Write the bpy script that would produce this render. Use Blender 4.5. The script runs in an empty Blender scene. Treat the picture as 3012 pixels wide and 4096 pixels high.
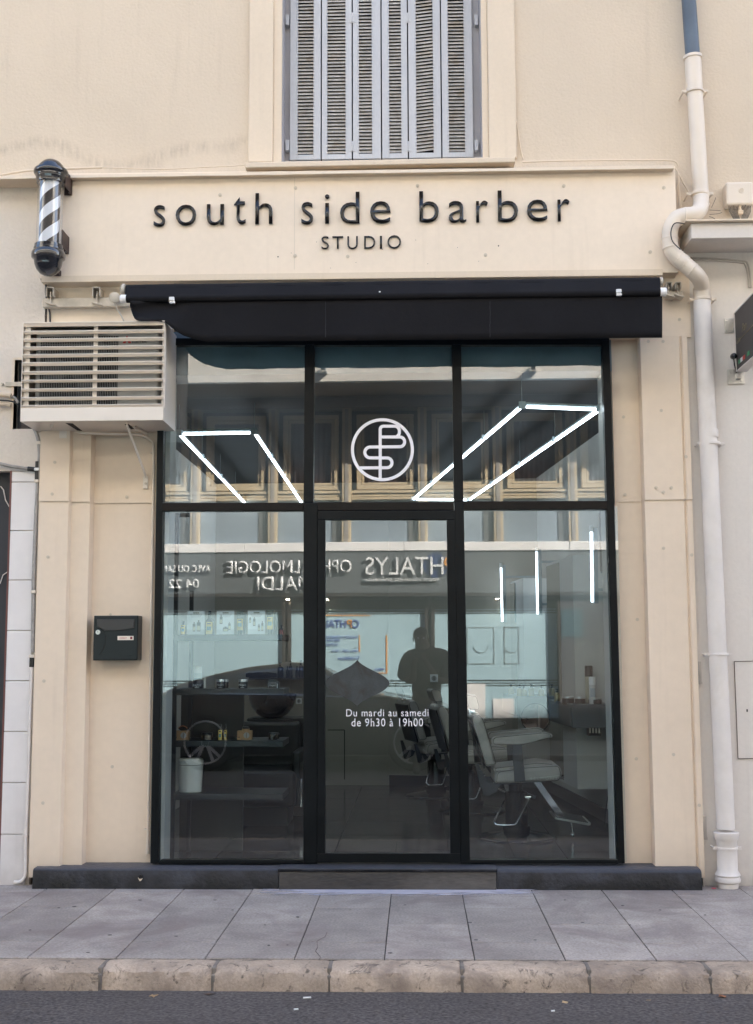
import bpy, bmesh, math, random
from mathutils import Vector, Matrix
random.seed(7)
R = math.radians
sc = bpy.context.scene
# ------------------------------------------------------------ camera
F = 4900.0; IW = 3012; IH = 4096
CAM = Vector((0, -7.5, 1.41))
yaw = math.atan(157/F); pitch = math.atan(572/F); roll = R(0.22)
fh = Vector((-math.sin(yaw), math.cos(yaw), 0)); rt = Vector((math.cos(yaw), math.sin(yaw), 0))
fw = fh*math.cos(pitch)+Vector((0, 0, 1))*math.sin(pitch)
up = rt.cross(fw)
rt2 = rt*math.cos(roll)-up*math.sin(roll); up2 = up*math.cos(roll)+rt*math.sin(roll)
cd = bpy.data.cameras.new('camera'); co = bpy.data.objects.new('camera', cd); sc.collection.objects.link(co)
cd.sensor_fit = 'VERTICAL'; cd.sensor_height = 36; cd.sensor_width = 36*IW/IH; cd.lens = F/IH*36
cd.clip_start = 0.05; cd.clip_end = 500
m = Matrix.Identity(4)
for i in range(3):
    m[i][0] = rt2[i]; m[i][1] = up2[i]; m[i][2] = -fw[i]; m[i][3] = CAM[i]
co.matrix_world = m
sc.camera = co
# ------------------------------------------------------------ light
w = bpy.data.worlds.new('World'); sc.world = w; w.use_nodes = True
nt = w.node_tree; bg = nt.nodes['Background']
sky = nt.nodes.new('ShaderNodeTexSky'); sky.sky_type = 'NISHITA'; sky.sun_disc = False
SUN_EL = R(33); SUN_AZ = R(48)          # azimuth from +Y towards +X
sky.sun_elevation = SUN_EL; sky.sun_rotation = SUN_AZ; sky.air_density = 1.0; sky.dust_density = 3.0; sky.ozone_density = 1.0
nt.links.new(sky.outputs[0], bg.inputs[0]); bg.inputs[1].default_value = 0.15
sl = bpy.data.lights.new('sun', 'SUN'); so = bpy.data.objects.new('sun', sl); sc.collection.objects.link(so)
sl.energy = 5.0; sl.angle = R(0.5); sl.color = (1, 0.93, 0.82)
sd = Vector((math.sin(SUN_AZ)*math.cos(SUN_EL), math.cos(SUN_AZ)*math.cos(SUN_EL), math.sin(SUN_EL)))
so.rotation_euler = sd.to_track_quat('Z', 'Y').to_euler(); so.location = (6, 8, 20)
sc.view_settings.view_transform = 'Standard'; sc.view_settings.look = 'None'
sc.view_settings.exposure = 2.42; sc.view_settings.gamma = 1
sc.render.engine = 'CYCLES'
cy = sc.cycles; cy.max_bounces = 10; cy.diffuse_bounces = 5; cy.glossy_bounces = 6; cy.transparent_max_bounces = 24
cy.transmission_bounces = 6; cy.use_denoising = True; cy.sample_clamp_indirect = 8; cy.caustics_reflective = False; cy.caustics_refractive = False

# ------------------------------------------------------------ helpers
def X(px, py, Y):
    """point of the plane y=Y seen at photo pixel px, py"""
    d = fw*F + rt2*(px-IW/2) - up2*(py-IH/2)
    return CAM + d*((Y-CAM.y)/d.y)
def XZ(px, py, Z):
    d = fw*F + rt2*(px-IW/2) - up2*(py-IH/2)
    return CAM + d*((Z-CAM.z)/d.z)
def V(px, py, W):
    """same for something across the street, seen mirrored in the panes"""
    p = X(px, py, W); return Vector((p.x, -p.y, p.z))
_org = {}
def org(o): return _org.get(o.name, Vector((0, 0, 0))) if o else Vector((0, 0, 0))
def tag(o, label=None, cat=None, group=None, kind=None):
    if label: o['label'] = label
    if cat: o['category'] = cat
    if group: o['group'] = group
    if kind: o['kind'] = kind
    return o
def thing(name, label, cat, loc=(0, 0, 0), group=None):
    o = bpy.data.objects.new(name, None); sc.collection.objects.link(o); o.location = loc; o.empty_display_size = .1
    _org[o.name] = Vector(loc)
    return tag(o, label, cat, group)
class MB:
    def __init__(s): s.v = []; s.f = []
    def add(s, vs, fs):
        n = len(s.v); s.v += [Vector(v) for v in vs]; s.f += [tuple(i+n for i in f) for f in fs]; return s
    def box(s, x0, x1, y0, y1, z0, z1):
        x0, x1 = min(x0, x1), max(x0, x1); y0, y1 = min(y0, y1), max(y0, y1); z0, z1 = min(z0, z1), max(z0, z1)
        return s.add([(x0, y0, z0), (x1, y0, z0), (x1, y1, z0), (x0, y1, z0), (x0, y0, z1), (x1, y0, z1), (x1, y1, z1), (x0, y1, z1)],
            [(0, 3, 2, 1), (4, 5, 6, 7), (0, 1, 5, 4), (1, 2, 6, 5), (2, 3, 7, 6), (3, 0, 4, 7)])
    def bar(s, p, q, w, h, upv=(0, 0, 1)):
        p, q = Vector(p), Vector(q); d = (q-p).normalized(); u = Vector(upv); a = d.cross(u)
        if a.length < 1e-4: a = d.cross(Vector((1, 0, 0)))
        a.normalize(); b = a.cross(d)
        vs = [e+a*i*w/2+b*j*h/2 for e in (p, q) for i, j in ((-1, -1), (1, -1), (1, 1), (-1, 1))]
        return s.add(vs, [(0, 3, 2, 1), (4, 5, 6, 7), (0, 1, 5, 4), (1, 2, 6, 5), (2, 3, 7, 6), (3, 0, 4, 7)])
    def prism(s, pts, dv):
        """flat outline pts (Vectors) swept by dv"""
        n = len(pts); dv = Vector(dv)
        nn = Vector((0, 0, 0))
        for i in range(n): nn += Vector(pts[i]).cross(Vector(pts[(i+1) % n]))
        if nn.dot(dv) > 0: pts = list(reversed(pts))
        s.add([Vector(p) for p in pts]+[Vector(p)+dv for p in pts],
            [tuple(range(n)), tuple(range(2*n-1, n-1, -1))]+[(i, i+n, (i+1) % n+n, (i+1) % n) for i in range(n)])
        return s
    def pp(s, pxs, Yf, th):
        """outline in photo pixels, standing in the plane y=Yf, th thick going back"""
        return s.prism([X(a, b, Yf) for a, b in pxs], (0, th, 0))
    def pr(s, x0, y0, x1, y1, Yf, th):
        a, b, c, d = X(x0, (y0+y1)/2, Yf).x, X(x1, (y0+y1)/2, Yf).x, X((x0+x1)/2, y0, Yf).z, X((x0+x1)/2, y1, Yf).z
        return s.box(a, b, Yf, Yf+th, d, c)
    def cyl(s, p, q, r0, r1=None, n=16, caps=True):
        return s.tube([p, q], r0, n, caps, r1)
    def tube(s, pts, r, n=10, caps=True, r1=None, closed=False):
        pts = [Vector(p) for p in pts]; k = len(pts); base = len(s.v); pa = None
        for i, p in enumerate(pts):
            if closed: d = (pts[(i+1) % k]-p).normalized()+(p-pts[i-1]).normalized()
            else: d = ((pts[i+1]-p).normalized() if i < k-1 else Vector())+((p-pts[i-1]).normalized() if i else Vector())
            d.normalize()
            if pa is None:
                pa = d.cross(Vector((0, 0, 1)))
                if pa.length < .05: pa = d.cross(Vector((0, 1, 0)))
            pa = (pa-d*pa.dot(d)).normalized(); b = d.cross(pa)
            rr = r[i] if isinstance(r, (list, tuple)) else (r if r1 is None else r+(r1-r)*i/(k-1))
            for j in range(n):
                t = 2*math.pi*j/n; s.v.append(p+pa*math.cos(t)*rr+b*math.sin(t)*rr)
        for i in range(k if closed else k-1):
            for j in range(n):
                a = base+i*n+j; b_ = base+i*n+(j+1) % n; c = base+((i+1) % k)*n+(j+1) % n; d_ = base+((i+1) % k)*n+j
                s.f.append((a, b_, c, d_))
        if caps and not closed:
            s.f.append(tuple(base+j for j in range(n-1, -1, -1))); s.f.append(tuple(base+(k-1)*n+j for j in range(n)))
        return s
    def lathe(s, prof, o, ax=(0, 0, 1), n=24):
        """prof: (r, h) pairs along ax from o"""
        o = Vector(o); ax = Vector(ax).normalized()
        return s.tube2([o+ax*h for r, h in prof], [max(r, 1e-4) for r, h in prof], ax, n)
    def tube2(s, pts, rs, ax, n):
        a = ax.cross(Vector((0, 1, 0)))
        if a.length < .1: a = ax.cross(Vector((1, 0, 0)))
        a.normalize(); b = ax.cross(a); base = len(s.v); k = len(pts)
        for p, r in zip(pts, rs):
            for j in range(n):
                t = 2*math.pi*j/n; s.v.append(p+a*math.cos(t)*r+b*math.sin(t)*r)
        for i in range(k-1):
            for j in range(n): s.f.append((base+i*n+j, base+i*n+(j+1) % n, base+(i+1)*n+(j+1) % n, base+(i+1)*n+j))
        s.f.append(tuple(base+j for j in range(n-1, -1, -1))); s.f.append(tuple(base+(k-1)*n+j for j in range(n)))
        return s
    def ball(s, c, r, n=16, m_=10, sz=(1, 1, 1)):
        c = Vector(c); vs = []; fs = []
        for i in range(m_+1):
            a = math.pi*i/m_
            for j in range(n):
                t = 2*math.pi*j/n; vs.append(c+Vector((math.sin(a)*math.cos(t)*r*sz[0], math.sin(a)*math.sin(t)*r*sz[1], math.cos(a)*r*sz[2])))
        for i in range(m_):
            for j in range(n): fs.append((i*n+j, (i+1)*n+j, (i+1)*n+(j+1) % n, i*n+(j+1) % n))
        return s.add(vs, fs)
    def stroke(s, pts, wd, Y0, th, closed=False):
        """ribbon of width wd along xz points, th deep"""
        pts = [Vector((p[0], 0, p[1])) for p in pts]; n = len(pts); L = []; Rr = []
        for i, p in enumerate(pts):
            a = pts[i-1] if (i or closed) else None; b = pts[(i+1) % n] if (i < n-1 or closed) else None
            d = Vector()
            if a is not None: d += (p-a).normalized()
            if b is not None: d += (b-p).normalized()
            d.normalize(); k = 1
            if a is not None and b is not None: k = 1/max(.5, d.dot((b-p).normalized()))
            nn = Vector((-d.z, 0, d.x))*wd/2*k
            L.append(p+nn); Rr.append(p-nn)
        for i in range(n if closed else n-1):
            j = (i+1) % n
            q = [Vector((v.x, Y0, v.z)) for v in (L[i], L[j], Rr[j], Rr[i])]
            s.prism(q, (0, th, 0))
        return s
    def build(s, name, mat_, parent=None, smooth=None, bevel=0, origin=None, seg=2):
        o0 = org(parent) if parent else (Vector(origin) if origin else Vector((0, 0, 0)))
        me = bpy.data.meshes.new(name); me.from_pydata([v-o0 for v in s.v], [], s.f); me.update()
        bm = bmesh.new(); bm.from_mesh(me); bmesh.ops.recalc_face_normals(bm, faces=bm.faces); bm.to_mesh(me); bm.free()
        o = bpy.data.objects.new(name, me); sc.collection.objects.link(o); me.materials.append(mat_)
        if parent: o.parent = parent; _org[o.name] = o0
        else: o.location = o0; _org[o.name] = o0
        if smooth:
            for p in me.polygons: p.use_smooth = True
            me.set_sharp_from_angle(angle=R(smooth))
        if bevel:
            b = o.modifiers.new('bevel', 'BEVEL'); b.width = bevel; b.segments = seg; b.limit_method = 'ANGLE'; b.angle_limit = R(40)
            b.harden_normals = False
        return o
def copy_tree(o, parent=None):
    c = o.copy(); sc.collection.objects.link(c); c.parent = parent; _org[c.name] = org(o)
    for ch in [k for k in bpy.data.objects if k.parent == o]: copy_tree(ch, c)
    return c
_base = {}
def text(s_, name, mat_, parent, p, h=None, wd=None, depth=.003, back=False, ital=0, bold=0, spacing=1, align='L', box=None, origin=None):
    """builtin-font lettering in the xz plane turned to mesh. p: lower-left point. box=(x0,z0,x1,z1) fits it exactly"""
    cu = bpy.data.curves.new('t', 'FONT'); cu.body = s_; cu.size = 1; cu.extrude = 0; cu.offset = bold; cu.shear = ital; cu.space_character = spacing; cu.resolution_u = 4
    to = bpy.data.objects.new('t', cu); sc.collection.objects.link(to)
    bpy.context.view_layer.update()
    dg = bpy.context.evaluated_depsgraph_get(); me = bpy.data.meshes.new_from_object(to.evaluated_get(dg))
    bpy.data.objects.remove(to); bpy.data.curves.remove(cu)
    vs = [v.co.copy() for v in me.vertices]
    x0, x1 = min(v.x for v in vs), max(v.x for v in vs); y0, y1 = min(v.y for v in vs), max(v.y for v in vs)
    if box: bx0, bz0, bx1, bz1 = box; sx = (bx1-bx0)/(x1-x0); sz = (bz1-bz0)/(y1-y0)
    else:
        sz = h/(y1-y0); sx = sz if wd is None else wd/(x1-x0); bx0, bz0 = p[0], p[2]
    Y0 = p[1]; o0 = org(parent) if parent else Vector(origin or (0, 0, 0))
    sg = -1 if back else 1
    for v in me.vertices:
        v.co = Vector((bx0+sg*(v.co.x-x0)*sx, Y0, bz0+(v.co.y-y0)*sz))-o0
    bm = bmesh.new(); bm.from_mesh(me)
    bmesh.ops.remove_doubles(bm, verts=bm.verts, dist=1e-5)
    r = bmesh.ops.extrude_face_region(bm, geom=bm.faces[:])
    for e in r['geom']:
        if isinstance(e, bmesh.types.BMVert): e.co.y += -depth*sg
    bmesh.ops.recalc_face_normals(bm, faces=bm.faces); bm.to_mesh(me); bm.free()
    me.materials.clear(); me.materials.append(mat_); me.name = name
    o = bpy.data.objects.new(name, me); sc.collection.objects.link(o)
    if parent: o.parent = parent
    else: o.location = o0
    _org[o.name] = o0
    return o

# ------------------------------------------------------------ materials
def lin(c): return tuple(((x/255+.055)/1.055)**2.4 if x > 10 else x/255/12.92 for x in c)
def M(name, col, rough=.6, metal=0, var=0, vs=2.0, bump=0, bs=60, spec=.5, emit=0, island=0, fine=0, stretch=(1, 1, 1), coat=0, col2=None, rv=0):
    mt = bpy.data.materials.new(name); mt.use_nodes = True; n = mt.node_tree; L = n.links.new; b = n.nodes['Principled BSDF']
    b.inputs['Base Color'].default_value = (*col, 1); b.inputs['Roughness'].default_value = rough; b.inputs['Metallic'].default_value = metal
    b.inputs['Specular IOR Level'].default_value = spec; b.inputs['Coat Weight'].default_value = coat
    if emit: b.inputs['Emission Color'].default_value = (*col, 1); b.inputs['Emission Strength'].default_value = emit
    tc = n.nodes.new('ShaderNodeTexCoord'); mp = n.nodes.new('ShaderNodeMapping'); L(tc.outputs['Object'], mp.inputs[0]); mp.inputs['Scale'].default_value = stretch
    def noise(scale, det=5, dist=0, rg=.55):
        k = n.nodes.new('ShaderNodeTexNoise'); k.inputs['Scale'].default_value = scale; k.inputs['Detail'].default_value = det
        k.inputs['Roughness'].default_value = rg; k.inputs['Distortion'].default_value = dist; L(mp.outputs[0], k.inputs['Vector']); return k
    if var or fine or island:
        cur = None
        def mulv(src_fac, amt):
            nonlocal cur
            mr = n.nodes.new('ShaderNodeMapRange'); mr.inputs[1].default_value = .3; mr.inputs[2].default_value = .7
            mr.inputs[3].default_value = 1-amt; mr.inputs[4].default_value = 1+amt; L(src_fac, mr.inputs[0])
            if cur is None: cur = mr.outputs[0]
            else:
                q = n.nodes.new('ShaderNodeMath'); q.operation = 'MULTIPLY'; L(cur, q.inputs[0]); L(mr.outputs[0], q.inputs[1]); cur = q.outputs[0]
        if var: mulv(noise(vs, 6, .3).outputs[0], var)
        if fine: mulv(noise(bs*1.3, 3).outputs[0], fine)
        if island:
            g = n.nodes.new('ShaderNodeNewGeometry'); mulv(g.outputs['Random Per Island'], island)
        mx = n.nodes.new('ShaderNodeVectorMath'); mx.operation = 'SCALE'; mx.inputs[0].default_value = col; L(cur, mx.inputs['Scale'])
        out = mx.outputs[0]
        if col2:
            k = noise(vs*.6, 6, .6, .65); rp = n.nodes.new('ShaderNodeValToRGB'); rp.color_ramp.elements[0].position = .52; rp.color_ramp.elements[1].position = .72
            L(k.outputs[0], rp.inputs[0]); mi = n.nodes.new('ShaderNodeMix'); mi.data_type = 'RGBA'; L(rp.outputs[0], mi.inputs[0]); L(out, mi.inputs[6]); mi.inputs[7].default_value = (*col2, 1); out = mi.outputs[2]
        L(out, b.inputs['Base Color'])
    if rv:
        k = noise(vs*2, 4); mr = n.nodes.new('ShaderNodeMapRange'); mr.inputs[3].default_value = rough-rv; mr.inputs[4].default_value = rough+rv; L(k.outputs[0], mr.inputs[0]); L(mr.outputs[0], b.inputs['Roughness'])
    if bump:
        k = noise(bs, 4); k2 = noise(bs*.12, 3)
        ad = n.nodes.new('ShaderNodeMath'); ad.operation = 'MULTIPLY_ADD'; L(k2.outputs[0], ad.inputs[0]); ad.inputs[1].default_value = 1.5; L(k.outputs[0], ad.inputs[2])
        bp = n.nodes.new('ShaderNodeBump'); bp.inputs['Strength'].default_value = 1; bp.inputs['Distance'].default_value = bump; L(ad.outputs[0], bp.inputs['Height']); L(bp.outputs[0], b.inputs['Normal'])
    return mt
def nd(mt, typ, **kw):
    k = mt.node_tree.nodes.new(typ)
    for a, v in kw.items(): setattr(k, a, v)
    return k
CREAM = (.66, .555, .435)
def glass_mat():
    mt = bpy.data.materials.new('clear glass'); mt.use_nodes = True; n = mt.node_tree; L = n.links.new
    for k in list(n.nodes):
        if k.type != 'OUTPUT_MATERIAL': n.nodes.remove(k)
    out = n.nodes[0]
    tr = n.nodes.new('ShaderNodeBsdfTransparent'); tr.inputs[0].default_value = (.90, .955, .965, 1)
    gl = n.nodes.new('ShaderNodeBsdfGlossy'); gl.inputs['Roughness'].default_value = 0.0; gl.inputs[0].default_value = (1, 1, 1, 1)
    lw = n.nodes.new('ShaderNodeLayerWeight'); lw.inputs[0].default_value = .5
    pw = n.nodes.new('ShaderNodeMath'); pw.operation = 'POWER'; L(lw.outputs['Facing'], pw.inputs[0]); pw.inputs[1].default_value = 4
    ma = n.nodes.new('ShaderNodeMath'); ma.operation = 'MULTIPLY_ADD'; L(pw.outputs[0], ma.inputs[0]); ma.inputs[1].default_value = .7; ma.inputs[2].default_value = .118
    gm = n.nodes.new('ShaderNodeNewGeometry'); sb = n.nodes.new('ShaderNodeMath'); sb.operation = 'SUBTRACT'; sb.inputs[0].default_value = 1; L(gm.outputs['Backfacing'], sb.inputs[1])
    mm = n.nodes.new('ShaderNodeMath'); mm.operation = 'MULTIPLY'; L(ma.outputs[0], mm.inputs[0]); L(sb.outputs[0], mm.inputs[1])
    mx = n.nodes.new('ShaderNodeMixShader'); L(mm.outputs[0], mx.inputs[0]); L(tr.outputs[0], mx.inputs[1]); L(gl.outputs[0], mx.inputs[2])
    tc = n.nodes.new('ShaderNodeTexCoord'); k = n.nodes.new('ShaderNodeTexNoise'); k.inputs['Scale'].default_value = .8; k.inputs['Detail'].default_value = 0.5
    L(tc.outputs['Object'], k.inputs['Vector']); bp = n.nodes.new('ShaderNodeBump'); bp.inputs['Strength'].default_value = 1; bp.inputs['Distance'].default_value = .0005
    L(k.outputs[0], bp.inputs['Height']); L(bp.outputs[0], gl.inputs['Normal']); L(mx.outputs[0], out.inputs[0])
    return mt
def plaster(name, col, stain=True, bump=.0015, bs=45, dirt=None):
    mt = M(name, col, rough=.85, var=.035, vs=1.3, bump=bump, bs=bs, spec=.25, fine=.02)
    n = mt.node_tree; L = n.links.new; b = n.nodes['Principled BSDF']
    src = b.inputs['Base Color'].links[0].from_socket
    tc = nd(mt, 'ShaderNodeTexCoord'); sx = nd(mt, 'ShaderNodeSeparateXYZ'); L(tc.outputs['Object'], sx.inputs[0])
    def mth(op, a, b_=None, c=None):
        q = nd(mt, 'ShaderNodeMath', operation=op)
        for i, v in enumerate((a, b_, c)):
            if v is None: continue
            if isinstance(v, (int, float)): q.inputs[i].default_value = v
            else: L(v, q.inputs[i])
        q.use_clamp = op in ('MULTIPLY',) and False
        return q.outputs[0]
    # fine vertical drip streaks and blotches
    mp = nd(mt, 'ShaderNodeMapping'); L(tc.outputs['Object'], mp.inputs[0]); mp.inputs['Scale'].default_value = (14, 14, .7)
    ns = nd(mt, 'ShaderNodeTexNoise'); L(mp.outputs[0], ns.inputs[0]); ns.inputs['Scale'].default_value = 1.5; ns.inputs['Detail'].default_value = 5
    st = nd(mt, 'ShaderNodeMapRange'); L(ns.outputs[0], st.inputs[0]); st.inputs[1].default_value = .58; st.inputs[2].default_value = .85; st.inputs[3].default_value = 0; st.inputs[4].default_value = .13
    fac = st.outputs[0]
    if stain:   # the grey tide mark above the ledge
        nl = nd(mt, 'ShaderNodeTexNoise'); L(tc.outputs['Object'], nl.inputs[0]); nl.inputs['Scale'].default_value = 1.1; nl.inputs['Detail'].default_value = 3
        zz = mth('MULTIPLY_ADD', nl.outputs[0], .55, sx.outputs[2])
        d = mth('ABSOLUTE', mth('SUBTRACT', zz, stain))
        bnd = nd(mt, 'ShaderNodeMapRange'); L(d, bnd.inputs[0]); bnd.inputs[1].default_value = 0; bnd.inputs[2].default_value = .07; bnd.inputs[3].default_value = 1; bnd.inputs[4].default_value = 0
        m2 = nd(mt, 'ShaderNodeMapping'); L(tc.outputs['Object'], m2.inputs[0]); m2.inputs['Scale'].default_value = (30, 30, 6)
        n2 = nd(mt, 'ShaderNodeTexNoise'); L(m2.outputs[0], n2.inputs[0]); n2.inputs['Scale'].default_value = 1.2; n2.inputs['Detail'].default_value = 6
        r2 = nd(mt, 'ShaderNodeMapRange'); L(n2.outputs[0], r2.inputs[0]); r2.inputs[1].default_value = .35; r2.inputs[2].default_value = .75
        ex = nd(mt, 'ShaderNodeMapRange'); L(sx.outputs[0], ex.inputs[0]); ex.inputs[1].default_value = -1.1; ex.inputs[2].default_value = -.75; ex.inputs[3].default_value = 1; ex.inputs[4].default_value = 0
        fac = mth('ADD', fac, mth('MULTIPLY', mth('MULTIPLY', bnd.outputs[0], r2.outputs[0]), mth('MULTIPLY', ex.outputs[0], .5)))
    if dirt:    # dirt creeping up from the pavement
        gr = nd(mt, 'ShaderNodeMapRange'); L(sx.outputs[2], gr.inputs[0]); gr.inputs[1].default_value = 0; gr.inputs[2].default_value = dirt; gr.inputs[3].default_value = 1; gr.inputs[4].default_value = 0
        n3 = nd(mt, 'ShaderNodeTexNoise'); L(tc.outputs['Object'], n3.inputs[0]); n3.inputs['Scale'].default_value = 7; n3.inputs['Detail'].default_value = 7
        fac = mth('ADD', fac, mth('MULTIPLY', mth('MULTIPLY', gr.outputs[0], gr.outputs[0]), mth('MULTIPLY', n3.outputs[0], 1.1)))
    mi = nd(mt, 'ShaderNodeMix', data_type='RGBA'); L(fac, mi.inputs[0]); L(src, mi.inputs[6]); mi.inputs[7].default_value = (col[0]*.45, col[1]*.42, col[2]*.4, 1); mi.clamp_factor = True
    L(mi.outputs[2], b.inputs['Base Color'])
    return mt
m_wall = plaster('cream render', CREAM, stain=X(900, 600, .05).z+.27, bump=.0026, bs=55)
m_trim = plaster('cream painted trim', (.72, .605, .475), stain=False, bump=.0008, dirt=None)
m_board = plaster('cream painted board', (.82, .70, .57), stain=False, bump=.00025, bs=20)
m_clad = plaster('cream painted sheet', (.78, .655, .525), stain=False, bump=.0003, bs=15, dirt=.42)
m_rough = plaster('rough pale render', (.70, .625, .545), stain=False, bump=.006, bs=38, dirt=.35)
m_right = plaster('pale grey render', (.72, .67, .62), stain=False, bump=.0014, bs=30, dirt=.5)
m_tile = plaster('white wall tile', (.78, .75, .74), stain=False, bump=.0003, bs=10, dirt=.9)
m_grout = M('dark grout', (.12, .09, .08), .9, var=.3, vs=20)
m_shut = M('blue grey shutter paint', (.50, .505, .525), .55, var=.06, vs=3, fine=.04, bs=90, bump=.0006, stretch=(1, 1, .25))
m_slat = M('dusty slat paint', (.43, .405, .375), .7, var=.22, vs=14, fine=.2, bs=120, bump=.001, col2=(.33, .27, .2))
m_black = M('black satin frame', (.0045, .0058, .007), .36, var=.3, vs=6, bump=.0012, bs=150, rv=.08, spec=.16)
m_brown = M('dark brown frame paint', (.010, .0078, .0070), .36, var=.2, vs=6, bump=.0015, bs=150, spec=.16)
m_dark = M('dark void', (.01, .009, .009), .9)
m_glass = glass_mat()
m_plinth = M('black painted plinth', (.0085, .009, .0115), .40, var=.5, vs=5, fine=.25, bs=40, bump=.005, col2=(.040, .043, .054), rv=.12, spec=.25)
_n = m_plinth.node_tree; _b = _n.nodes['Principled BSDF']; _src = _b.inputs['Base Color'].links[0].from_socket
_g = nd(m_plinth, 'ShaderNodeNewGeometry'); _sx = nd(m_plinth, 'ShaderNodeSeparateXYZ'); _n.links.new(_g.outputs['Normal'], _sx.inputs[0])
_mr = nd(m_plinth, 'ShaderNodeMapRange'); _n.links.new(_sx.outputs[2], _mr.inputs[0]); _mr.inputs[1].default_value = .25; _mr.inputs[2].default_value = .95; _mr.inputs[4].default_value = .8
_mi = nd(m_plinth, 'ShaderNodeMix', data_type='RGBA'); _n.links.new(_mr.outputs[0], _mi.inputs[0]); _n.links.new(_src, _mi.inputs[6]); _mi.inputs[7].default_value = (.085, .088, .105, 1); _n.links.new(_mi.outputs[2], _b.inputs['Base Color'])   # settled dust and the blue-grey highlight of the top, put into the colour
m_step = M('worn dark wood step', (.055, .050, .046), .6, var=.4, vs=3, fine=.3, bs=80, bump=.002, stretch=(.25, 1, 1), col2=(.12, .11, .10))
m_pipe = M('cream plastic pipe', (.73, .64, .54), .38, var=.05, vs=4, bump=.0003, bs=20, coat=.15)
m_pipew = M('white painted iron pipe', (.74, .69, .65), .45, var=.07, vs=5, bump=.0012, bs=40, col2=(.68, .62, .56))
m_pipeb = M('slate blue pipe', (.085, .115, .155), .45, var=.15, vs=6, bump=.0005)
m_metal = M('brushed steel', (.55, .54, .52), .35, 1, var=.15, vs=20)
m_chrome = M('chrome', (.8, .8, .82), .08, 1)
m_galv = M('dusty painted metal', (.50, .45, .38), .5, .3, var=.2, vs=12, bump=.0006)
m_white = M('white plastic', (.8, .8, .8), .35)
m_screw = M('cream screw cap', (.60, .52, .42), .4)

YM = .05           # upper wall face
# ------------------------------------------------------------ the shop's building
bld = thing('shop_building', 'cream rendered building holding the barber shop and the shuttered window', 'building', (0, .3, 0))
xl = X(150, 1500, 0).x; xr = X(2745, 1500, 0).x           # limits of this property
zs0, zs1 = X(1500, 1105, -.12).z, X(1500, 672, -.12).z     # sign board bottom / top
wx0, wx1 = X(1128, 300, YM).x, X(1926, 300, YM).x; wz0 = X(1500, 640, YM).z; WZ1 = 6.6
fx0, fx1 = X(618, 2500, 0).x, X(2486, 2500, 0).x; fz1 = X(1500, 1372, 0).z
mb = MB()      # upper wall in four pieces around the window
mb.box(-4.5, wx0, YM, .6, fz1+.25, 12.9); mb.box(wx1, 4.5, YM, .6, fz1+.25, 12.9)
mb.box(wx0, wx1, YM, .6, fz1+.25, wz0); mb.box(wx0, wx1, YM, .6, WZ1, 12.9)
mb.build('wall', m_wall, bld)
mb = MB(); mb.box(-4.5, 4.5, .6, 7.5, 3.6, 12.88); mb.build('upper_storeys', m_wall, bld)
# ledge above the sign, slightly crumbled
mb = MB()
n = 46; x0, x1 = X(0, 690, -.17).x-.1, X(2696, 655, -.17).x
z0, z1 = X(150, 700, -.17).z, X(2690, 660, -.17).z
pts = []
for i in range(n+1):
    t = i/n; x = x0+(x1-x0)*t; e = random.uniform(-.003, .004)
    pts.append((x, z0+(z1-z0)*t, e))
for k in range(n):
    (xa, za, ea), (xb, zb, eb) = pts[k], pts[k+1]; y0, y1 = -.17+ea, -.17+eb; t = .022
    mb.add([(xa, y0, za-t), (xb, y1, zb-t), (xb, YM, zb-t), (xa, YM, za-t), (xa, y0+.004, za+ea), (xb, y1+.004, zb+eb), (xb, YM, zb+.03), (xa, YM, za+.03)],
        [(0, 3, 2, 1), (4, 5, 6, 7), (0, 1, 5, 4), (2, 3, 7, 6)])
mb.build('ledge', m_trim, bld)
# window: surround, reveal, sill, shutters
ow0, ow1 = X(995, 300, YM-.03).x, X(2062, 300, YM-.03).x; iw0, iw1 = X(1092, 300, YM-.03).x, X(1952, 300, YM-.03).x
zsill = X(1500, 640, YM-.03).z
mb = MB(); mb.box(wx0-.02, wx1+.02, .3, .34, wz0-.1, WZ1)
wn = mb.build('window', m_dark, bld); tag(wn, 'tall window closed by grey louvred shutters')
for a_, b_ in ((ow0, iw0), (iw1, ow1)): mb = MB(); mb.box(a_, b_, YM-.03, YM-.001, zsill, WZ1+.2); mb.build('window_surround', m_trim, wn, bevel=.006)
for a_, b_ in ((iw0, wx0), (wx1, iw1)): mb = MB(); mb.box(a_, b_, YM-.012, YM+.003, zsill, WZ1); mb.build('window_moulding', m_trim, wn, bevel=.004)
mb = MB(); s0, s1 = X(980, 655, -.17), X(2061, 632, -.17)
mb.prism([(s0.x, -.17, s0.z-.026), (s1.x, -.17, s1.z-.026), (s1.x, -.17, s1.z+.01), (s0.x, -.17, s0.z+.01)], (0, .34, 0)); mb.build('window_sill', m_trim, wn, bevel=.006)
m_jamb = M('grey jamb paint', (.40, .385, .40), .6, var=.08)
for q_ in ((wx0-.001, wx0+.004, wx0+.0035, wx0+.08), (wx1-.004, wx1+.001, wx1-.08, wx1-.0035)): mb = MB(); mb.box(q_[0], q_[1], YM+.004, .299, wz0, WZ1); mb.box(q_[2], q_[3], .2, .21, wz0, WZ1); mb.build('window_jamb', m_jamb, wn)
ys = .17
edges = [(1157, 1285, 'a'), (1285, 1410, 'b'), (1410, 1527, 'a'), (1527, 1634, 'b'), (1634, 1768, 'a'), (1768, 1897, 'b')]   # at y=640, photo pixels
top_e = [1160, 1286, 1414, 1522, 1632, 1763, 1892]
lv = [(1190, 1253), (1309, 1382), (1436, 1488), (1558, 1606), (1667, 1735), (1797, 1861)]
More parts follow.
